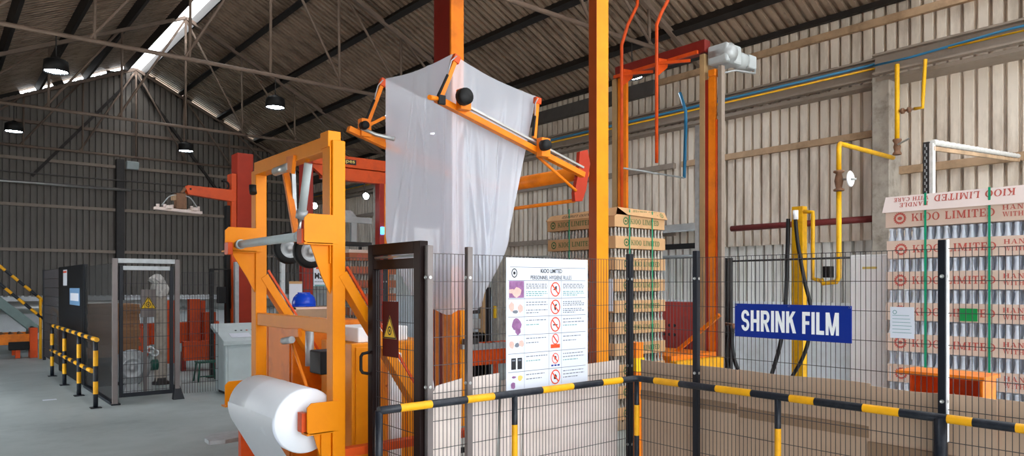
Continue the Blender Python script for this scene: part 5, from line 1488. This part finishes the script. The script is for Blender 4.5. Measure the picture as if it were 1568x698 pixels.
# warning board
wb = thing('warning_board', 'grey board with yellow warning triangle on a post inside the far enclosure', 'sign', (P(227, 480, Y=12.4)[0], 12.4, 0))
pa, pb = P(215, 443, Y=12.4), P(238, 485, Y=12.4)
bo = part(G().box(pa[0], pb[0], 12.38, 12.4, pb[2], pa[2]), 'board', M['postgrey'], wb, .004)
gx = G(); warning(gx, ((pa[0] + pb[0]) / 2, 12.379, pb[2] + .13), (1, 0, 0), (0, 0, 1), .24, 0, 1, (0, -.001, 0))
part(gx, 'warning_triangle', [M['warnyellow'], M['inkblack']], bo)
part(G().box(pa[0] + .05, pa[0] + .1, 12.4, 12.45, 0, pb[2] + .1), 'post', M['postgrey'], wb)
# blower
bc = P(203, 563, Y=12.5)
bw = thing('blower', 'round grey blower with green motor standing inside the far enclosure', 'blower', (bc[0], 12.6, 0))
part(G().lathe([(0, -.02), (.04, -.03), (.05, .0), (.13, .0), (.15, -.03), (.17, 0), (.24, .0), (.275, .03), (.285, .1), (.27, .16), (.22, .2), (0, .2)], (bc[0], 12.5, bc[2]), 28, 'y'), 'housing', M['galv'], bw)
for k in range(12):
    an = 2 * math.pi * k / 12
    part(G().bar((bc[0] + .18 * math.cos(an), 12.49, bc[2] + .18 * math.sin(an)), (bc[0] + .26 * math.cos(an), 12.5, bc[2] + .26 * math.sin(an)), .012, .02, up=(0, 1, 0)), 'rib', M['galv'], bw)
part(G().prism([(bc[0] - .14, 12.52, 0), (bc[0] + .14, 12.52, 0), (bc[0] + .06, 12.52, bc[2] - .2), (bc[0] - .06, 12.52, bc[2] - .2)], (0, .16, 0)), 'foot', M['galv'], bw, .005)
part(G().tube([(bc[0] + .1, 12.75, bc[2]), (bc[0] + .42, 12.75, bc[2])], .09, 14), 'motor', M['green'], bw)
for dx in (.26, .33):
    z_ = bc[2] + (.27 if dx < .3 else .22)
    part(G().lathe([(.04, 0), (.06, 0), (.06, .1), (.04, .1), (.04, 0)], (bc[0] + dx, 12.5, z_), 14, 'y'), 'outlet', M['white'], bw)
part(G().bar((bc[0] + .3, 12.6, bc[2] + .22), (bc[0] + .25, 12.68, bc[2] + .02), .05, .05), 'outlet_pipe', M['galv'], bw)
# grey stanchion with a sack on top
st = thing('stanchion', 'thick grey stanchion with a crumpled white sack over its top', 'post', (3.19, 13.66, 0))
part(G().box(3.1, 3.28, 13.6, 13.75, 0, 1.78), 'post', M['column'], st, .01)
part(G().lathe([(.15, 0), (.15, .04), (.11, .06), (.1, .12)], (3.19, 13.67, 0), 14), 'foot', M['darksteel'], st)
g = G(); vs = []
for j, (r, z_) in enumerate(((.12, 1.55), (.13, 1.68), (.11, 1.8), (.14, 1.86), (.06, 1.92), (0, 1.93))):
    for k in range(12):
        an = 2 * math.pi * k / 12
        rr_ = r * (1 + .25 * math.sin(k * 2.3 + j * 1.7))
        vs.append((3.17 - .05 * (j > 2) + rr_ * math.cos(an), 13.67 + rr_ * math.sin(an), z_ + .03 * math.sin(k * 1.9)))
g.add(vs, [(j * 12 + k, j * 12 + (k + 1) % 12, (j + 1) * 12 + (k + 1) % 12, (j + 1) * 12 + k) for j in range(5) for k in range(12)], smooth=False)
part(g, 'sack', M['wrap'], st)
# orange machine inside
om = thing('orange_feeder', 'red-orange feeder machine with square uprights inside the far enclosure', 'machine', (4.3, 15.6, 0))
for u0, u1, v0, y in ((291, 307, 458, 15.5), (308, 315, 460, 15.7), (313, 331, 478, 15.4), (256, 268, 460, 15.2), (243, 255, 505, 16.2)):
    a, b = P(u0, v0, Y=y), P(u1, v0, Y=y)
    part(G().box(a[0], b[0], y, y + .2, .2, a[2]), 'upright', M['redorange'], om, .006)
a, b = P(281, 523, Y=15.2), P(341, 549, Y=15.2)
part(G().box(a[0], b[0], 15.2, 15.35, b[2], a[2]), 'front_beam', M['redorange'], om, .008)
part(G().box(3.4, b[0] + .3, 16.4, 16.6, .5, .95), 'rear_beam', M['redorange'], om, .008)
part(G().box(2.9, 3.5, 15.9, 16.3, .0, .9), 'side_box', M['redorange'], om, .008)
for x in (a[0] + .02, b[0] - .1, 3.6):
    part(G().box(x, x + .08, 15.4, 15.5, 0, .4), 'leg', M['red'], om)
# stool
sx, sy = 3.95, 13.6
sl = thing('step_stool', 'small dark green metal stool on the floor inside the far enclosure', 'stool', (sx, sy, 0))
part(G().box(sx - .18, sx + .18, sy - .14, sy + .14, .34, .37), 'seat', M['green'], sl, .006)
for dx in (-1, 1):
    for dy in (-1, 1):
        part(G().tube([(sx + dx * .15, sy + dy * .11, .34), (sx + dx * .19, sy + dy * .15, 0)], .016, 8), 'leg', M['green'], sl)
part(G().tube([(sx - .17, sy - .13, .1), (sx + .17, sy - .13, .1)], .012, 8), 'stretcher', M['green'], sl)
# post with black loudspeaker
ps = thing('sensor_post', 'black post with a hanging black box behind the grey console', 'post', (P(325, 430, Y=14)[0], 14, 0))
xq = P(322, 430, Y=14)[0]
part(G().box(xq, xq + .07, 14, 14.07, 0, P(325, 412, Y=14)[2]), 'post', M['black'], ps, .004)
part(G().tube([(xq, 14.03, 2.06), (xq + .38, 14.03, 2.06), (xq + .38, 14.03, 1.3)], .014, 8), 'arm', M['black'], ps)
a, b = P(332, 439, Y=14), P(344, 464, Y=14)
part(G().box(a[0], b[0], 13.9, 14.02, b[2], a[2]), 'hanging_box', M['black'], ps, .01)
part(G().box(xq - .05, xq + .12, 13.95, 14.12, 0, .015), 'foot', M['black'], ps)
# console
kx = 3.66
cs = thing('control_console', 'pale grey sloping control console left of the yellow frame', 'console', (3.95, 11.9, 0))
part(G().prism([(kx, 11.6, .05), (kx, 12.15, .05), (kx, 12.15, 1.0), (kx, 11.6, .80)], (.62, 0, 0)), 'body', M['ggrey'], cs, .01)
dk = part(G().prism([(kx - .06, 11.52, .80), (kx - .06, 12.2, 1.05), (kx - .06, 12.2, 1.12), (kx - .06, 11.52, .87)], (.74, 0, 0)), 'desk_top', M['ggrey'], cs, .008)
part(G().box(kx + .03, kx + .58, 11.588, 11.599, .1, .75), 'door', M['ggrey'], cs, .003)
part(G().box(kx + .04, kx + .58, 11.64, 12.1, 0, .05), 'plinth', M['darksteel'], cs)
for k in range(4):
    part(G().lathe([(.018, 0), (.018, .02), (0, .022)], (kx + .25 + k * .09, 11.9, .99 + .005), 10), 'push_button', M['redorange' if k == 2 else 'black'], dk)
part(G().prism([(kx + .1, 11.62, .912), (kx + .42, 11.62, .912), (kx + .42, 11.78, .97), (kx + .1, 11.78, .97)], (0, 0, .004)), 'papers', M['paper'], dk)

# palletiser column and arm with gripper head
pc = thing('palletiser', 'tall dark red palletiser column with a short red arm', 'machine', (4.75, 14.2, 0))
ax0, ax1 = P(363.5, 300, Y=14.0)[0], P(388, 300, Y=14.0)[0]
part(G().box(ax0, ax1, 14.0, 14.35, 0, 4.33), 'column', M['redcol'], pc, .006)
part(G().box(ax0 - .10, ax0 - .005, 14.03, 14.3, 0, 3.92), 'column_cover', M['redorange'], pc, .005)
part(G().box(ax0 - .17, ax0 - .10, 14.1, 14.25, 0, 3.3), 'energy_chain', M['black'], pc, .004)
a0_, a1_ = P(284, 293, Y=14.05), P(350, 300, Y=14.05)
part(G().prism([(a0_[0], 14.02, 3.56), (a0_[0] + .04, 14.02, 3.45), (ax0 - .05, 14.02, 3.37), (ax0 - .05, 14.02, 3.60), (a0_[0] + .03, 14.02, 3.62)], (0, .14, 0)), 'arm', M['redorange'], pc, .005)
part(G().lathe([(.02, -.01), (0, -.012)], (a0_[0] + .08, 14.02, 3.55), 10, 'y'), 'pivot_pin', M['black'], pc)
hq = []
for k in range(15):
    an = math.radians(200 + k * 20)
    hq.append((ax0 - .22 + .09 * math.cos(an), 14.1, 3.68 + .09 * math.sin(an)))
part(G().tube(hq, .02, 8), 'cable_loop', M['black'], pc)
part(G().box(P(360, 450, Y=13.8)[0], P(366, 450, Y=13.8)[0], 13.8, 13.9, 0, 2.2), 'guide_rail', M['galv'], pc, .004)
gh = thing('gripper_head', 'pale vacuum gripper head hanging from the short red arm', 'gripper', (P(274, 320, Y=14.05)[0], 14.05, 3.2))
gx_ = P(274, 320, Y=14.05)[0]; gz = P(274, 324, Y=14.05)[2]
part(G().bar((gx_ - .42, 14.05, gz + .04), (gx_ + .40, 14.05, gz - .0), .12, .05), 'cross_plate', M['cap'], gh, .005)
part(G().bar((gx_ - .2, 13.85, gz + .06), (gx_ - .2, 14.3, gz + .06), .08, .06), 'cross_plate', M['cap'], gh, .005)
part(G().bar((gx_ + .24, 13.85, gz + .05), (gx_ + .24, 14.3, gz + .05), .08, .06), 'cross_plate', M['cap'], gh, .005)
part(G().box(gx_ - .06, gx_ + .12, 13.98, 14.16, gz + .05, gz + .34), 'head_block', M['rust'], gh, .01)
part(G().box(gx_ - .13, gx_ - .06, 13.98, 14.1, gz + .2, gz + .3), 'valve_block', M['girt'], gh, .01)
part(G().tube([(gx_ + .04, 14.05, gz + .34), (gx_ + .1, 14.05, gz + .43), (a0_[0] + .06, 14.08, 3.56)], .03, 10), 'wrist', M['rust'], gh)
for dx in (-.36, -.24, -.12, .1, .22, .34):
    part(G().tube([(gx_ + dx, 14.05, gz + .02), (gx_ + dx, 14.05, gz + .12)], .03, 10), 'suction_cup', M['cap'], gh)
for dx in (-.3, .3):
    part(hose([(gx_ + dx, 14.0, gz + .1), (gx_ + dx * .6, 13.98, gz + .26), (gx_ + dx * .15, 14.0, gz + .3)], .012, 6), 'air_line', M['galv'], gh)

# ================================================================== FAR LEFT: CONVEYORS AND STEPS
oc = thing('orange_conveyor', 'low bright orange conveyor table at the far left', 'conveyor', (1.6, 20.8, 0))
part(G().box(.4, 2.02, 20.7, 20.82, .33, .58), 'side_beam', M['orange'], oc, .006)
part(G().box(.4, 2.02, 21.6, 21.72, .33, .58), 'side_beam', M['orange'], oc, .006)
for k in range(9):
    x = .5 + k * .18
    part(G().tube([(x, 20.82, .56), (x, 21.6, .56)], .04, 10), 'roller', M['rust'], oc)
for x in (.5, 1.62):
    for y in (20.72, 21.62):
        part(G().box(x, x + .1, y, y + .08, 0, .33), 'leg', M['redorange'], oc, .004)
part(G().box(1.48, 1.9, 20.62, 20.7, .2, .4), 'motor', M['black'], oc, .02)
part(G().box(1.9, 2.06, 20.6, 20.95, .0, .72), 'end_box', M['redorange'], oc, .008)
ic = thing('inclined_conveyor', 'grey-green inclined conveyor sloping down behind the orange table', 'conveyor', (1.4, 22.5, 0))
pA, pB = Vector(P(-22, 446, Y=22.2)), Vector(P(60, 508, Y=22.2))
part(G().bar(pA, pB, .08, .22, up=(0, 0, 1)), 'side_beam', M['conveyor_green'], ic, .005)
part(G().bar(pA + Vector((0, .8, 0)), pB + Vector((0, .8, 0)), .08, .22, up=(0, 0, 1)), 'side_beam', M['conveyor_green'], ic, .005)
part(G().bar(pA + Vector((0, .4, .03)), pB + Vector((0, .4, .03)), .7, .06, up=(0, 0, 1)), 'belt', M['grey'], ic)
for q in (.2, .85):
    c = pA.lerp(pB, q)
    for dy in (0, .8):
        part(G().box(c.x - .04, c.x + .04, c.y + dy - .04, c.y + dy + .04, 0, c.z), 'leg', M['conveyor_green'], ic)
sr = thing('stair_rail', 'black and yellow striped handrails sloping down beside the far steps', 'handrail', (1.6, 20.2, 0))
def srail(uv0, uv1, Y, n, first, r=.034):
    a, b = Vector(P(*uv0, Y=Y)), Vector(P(*uv1, Y=Y))
    return striped([(a, False)] + [(a.lerp(b, (k + 1) / n), True) for k in range(n)], r, first)
part(srail((-12, 398), (66, 460), 20.2, 8, BK), 'handrail', [M['rblack'], M['ryellow']], sr)
part(srail((-12, 425), (66, 488), 20.2, 8, YL), 'knee_rail', [M['rblack'], M['ryellow']], sr)
part(G().tube([P(66, 460, Y=20.2), P(88, 478, Y=20.2), P(90, 485, Y=20.2)], .034, 8), 'handrail_end', M['ryellow'], sr)
for u, v in ((62, 458), (78, 470), (89, 480)):
    c = P(u, v, Y=20.2)
    part(G().tube([c, (c[0], c[1], 0)], .03, 8), 'post', M['ryellow'], sr)
g = G(); c = P(76, 612, Z=0); g.box(c[0] - .09, c[0] + .09, c[1] - .05, c[1] + .05, .0, .002)
solo(g, 'paper_scrap', M['paper'], 'small white scrap of paper lying on the open floor', 'paper')
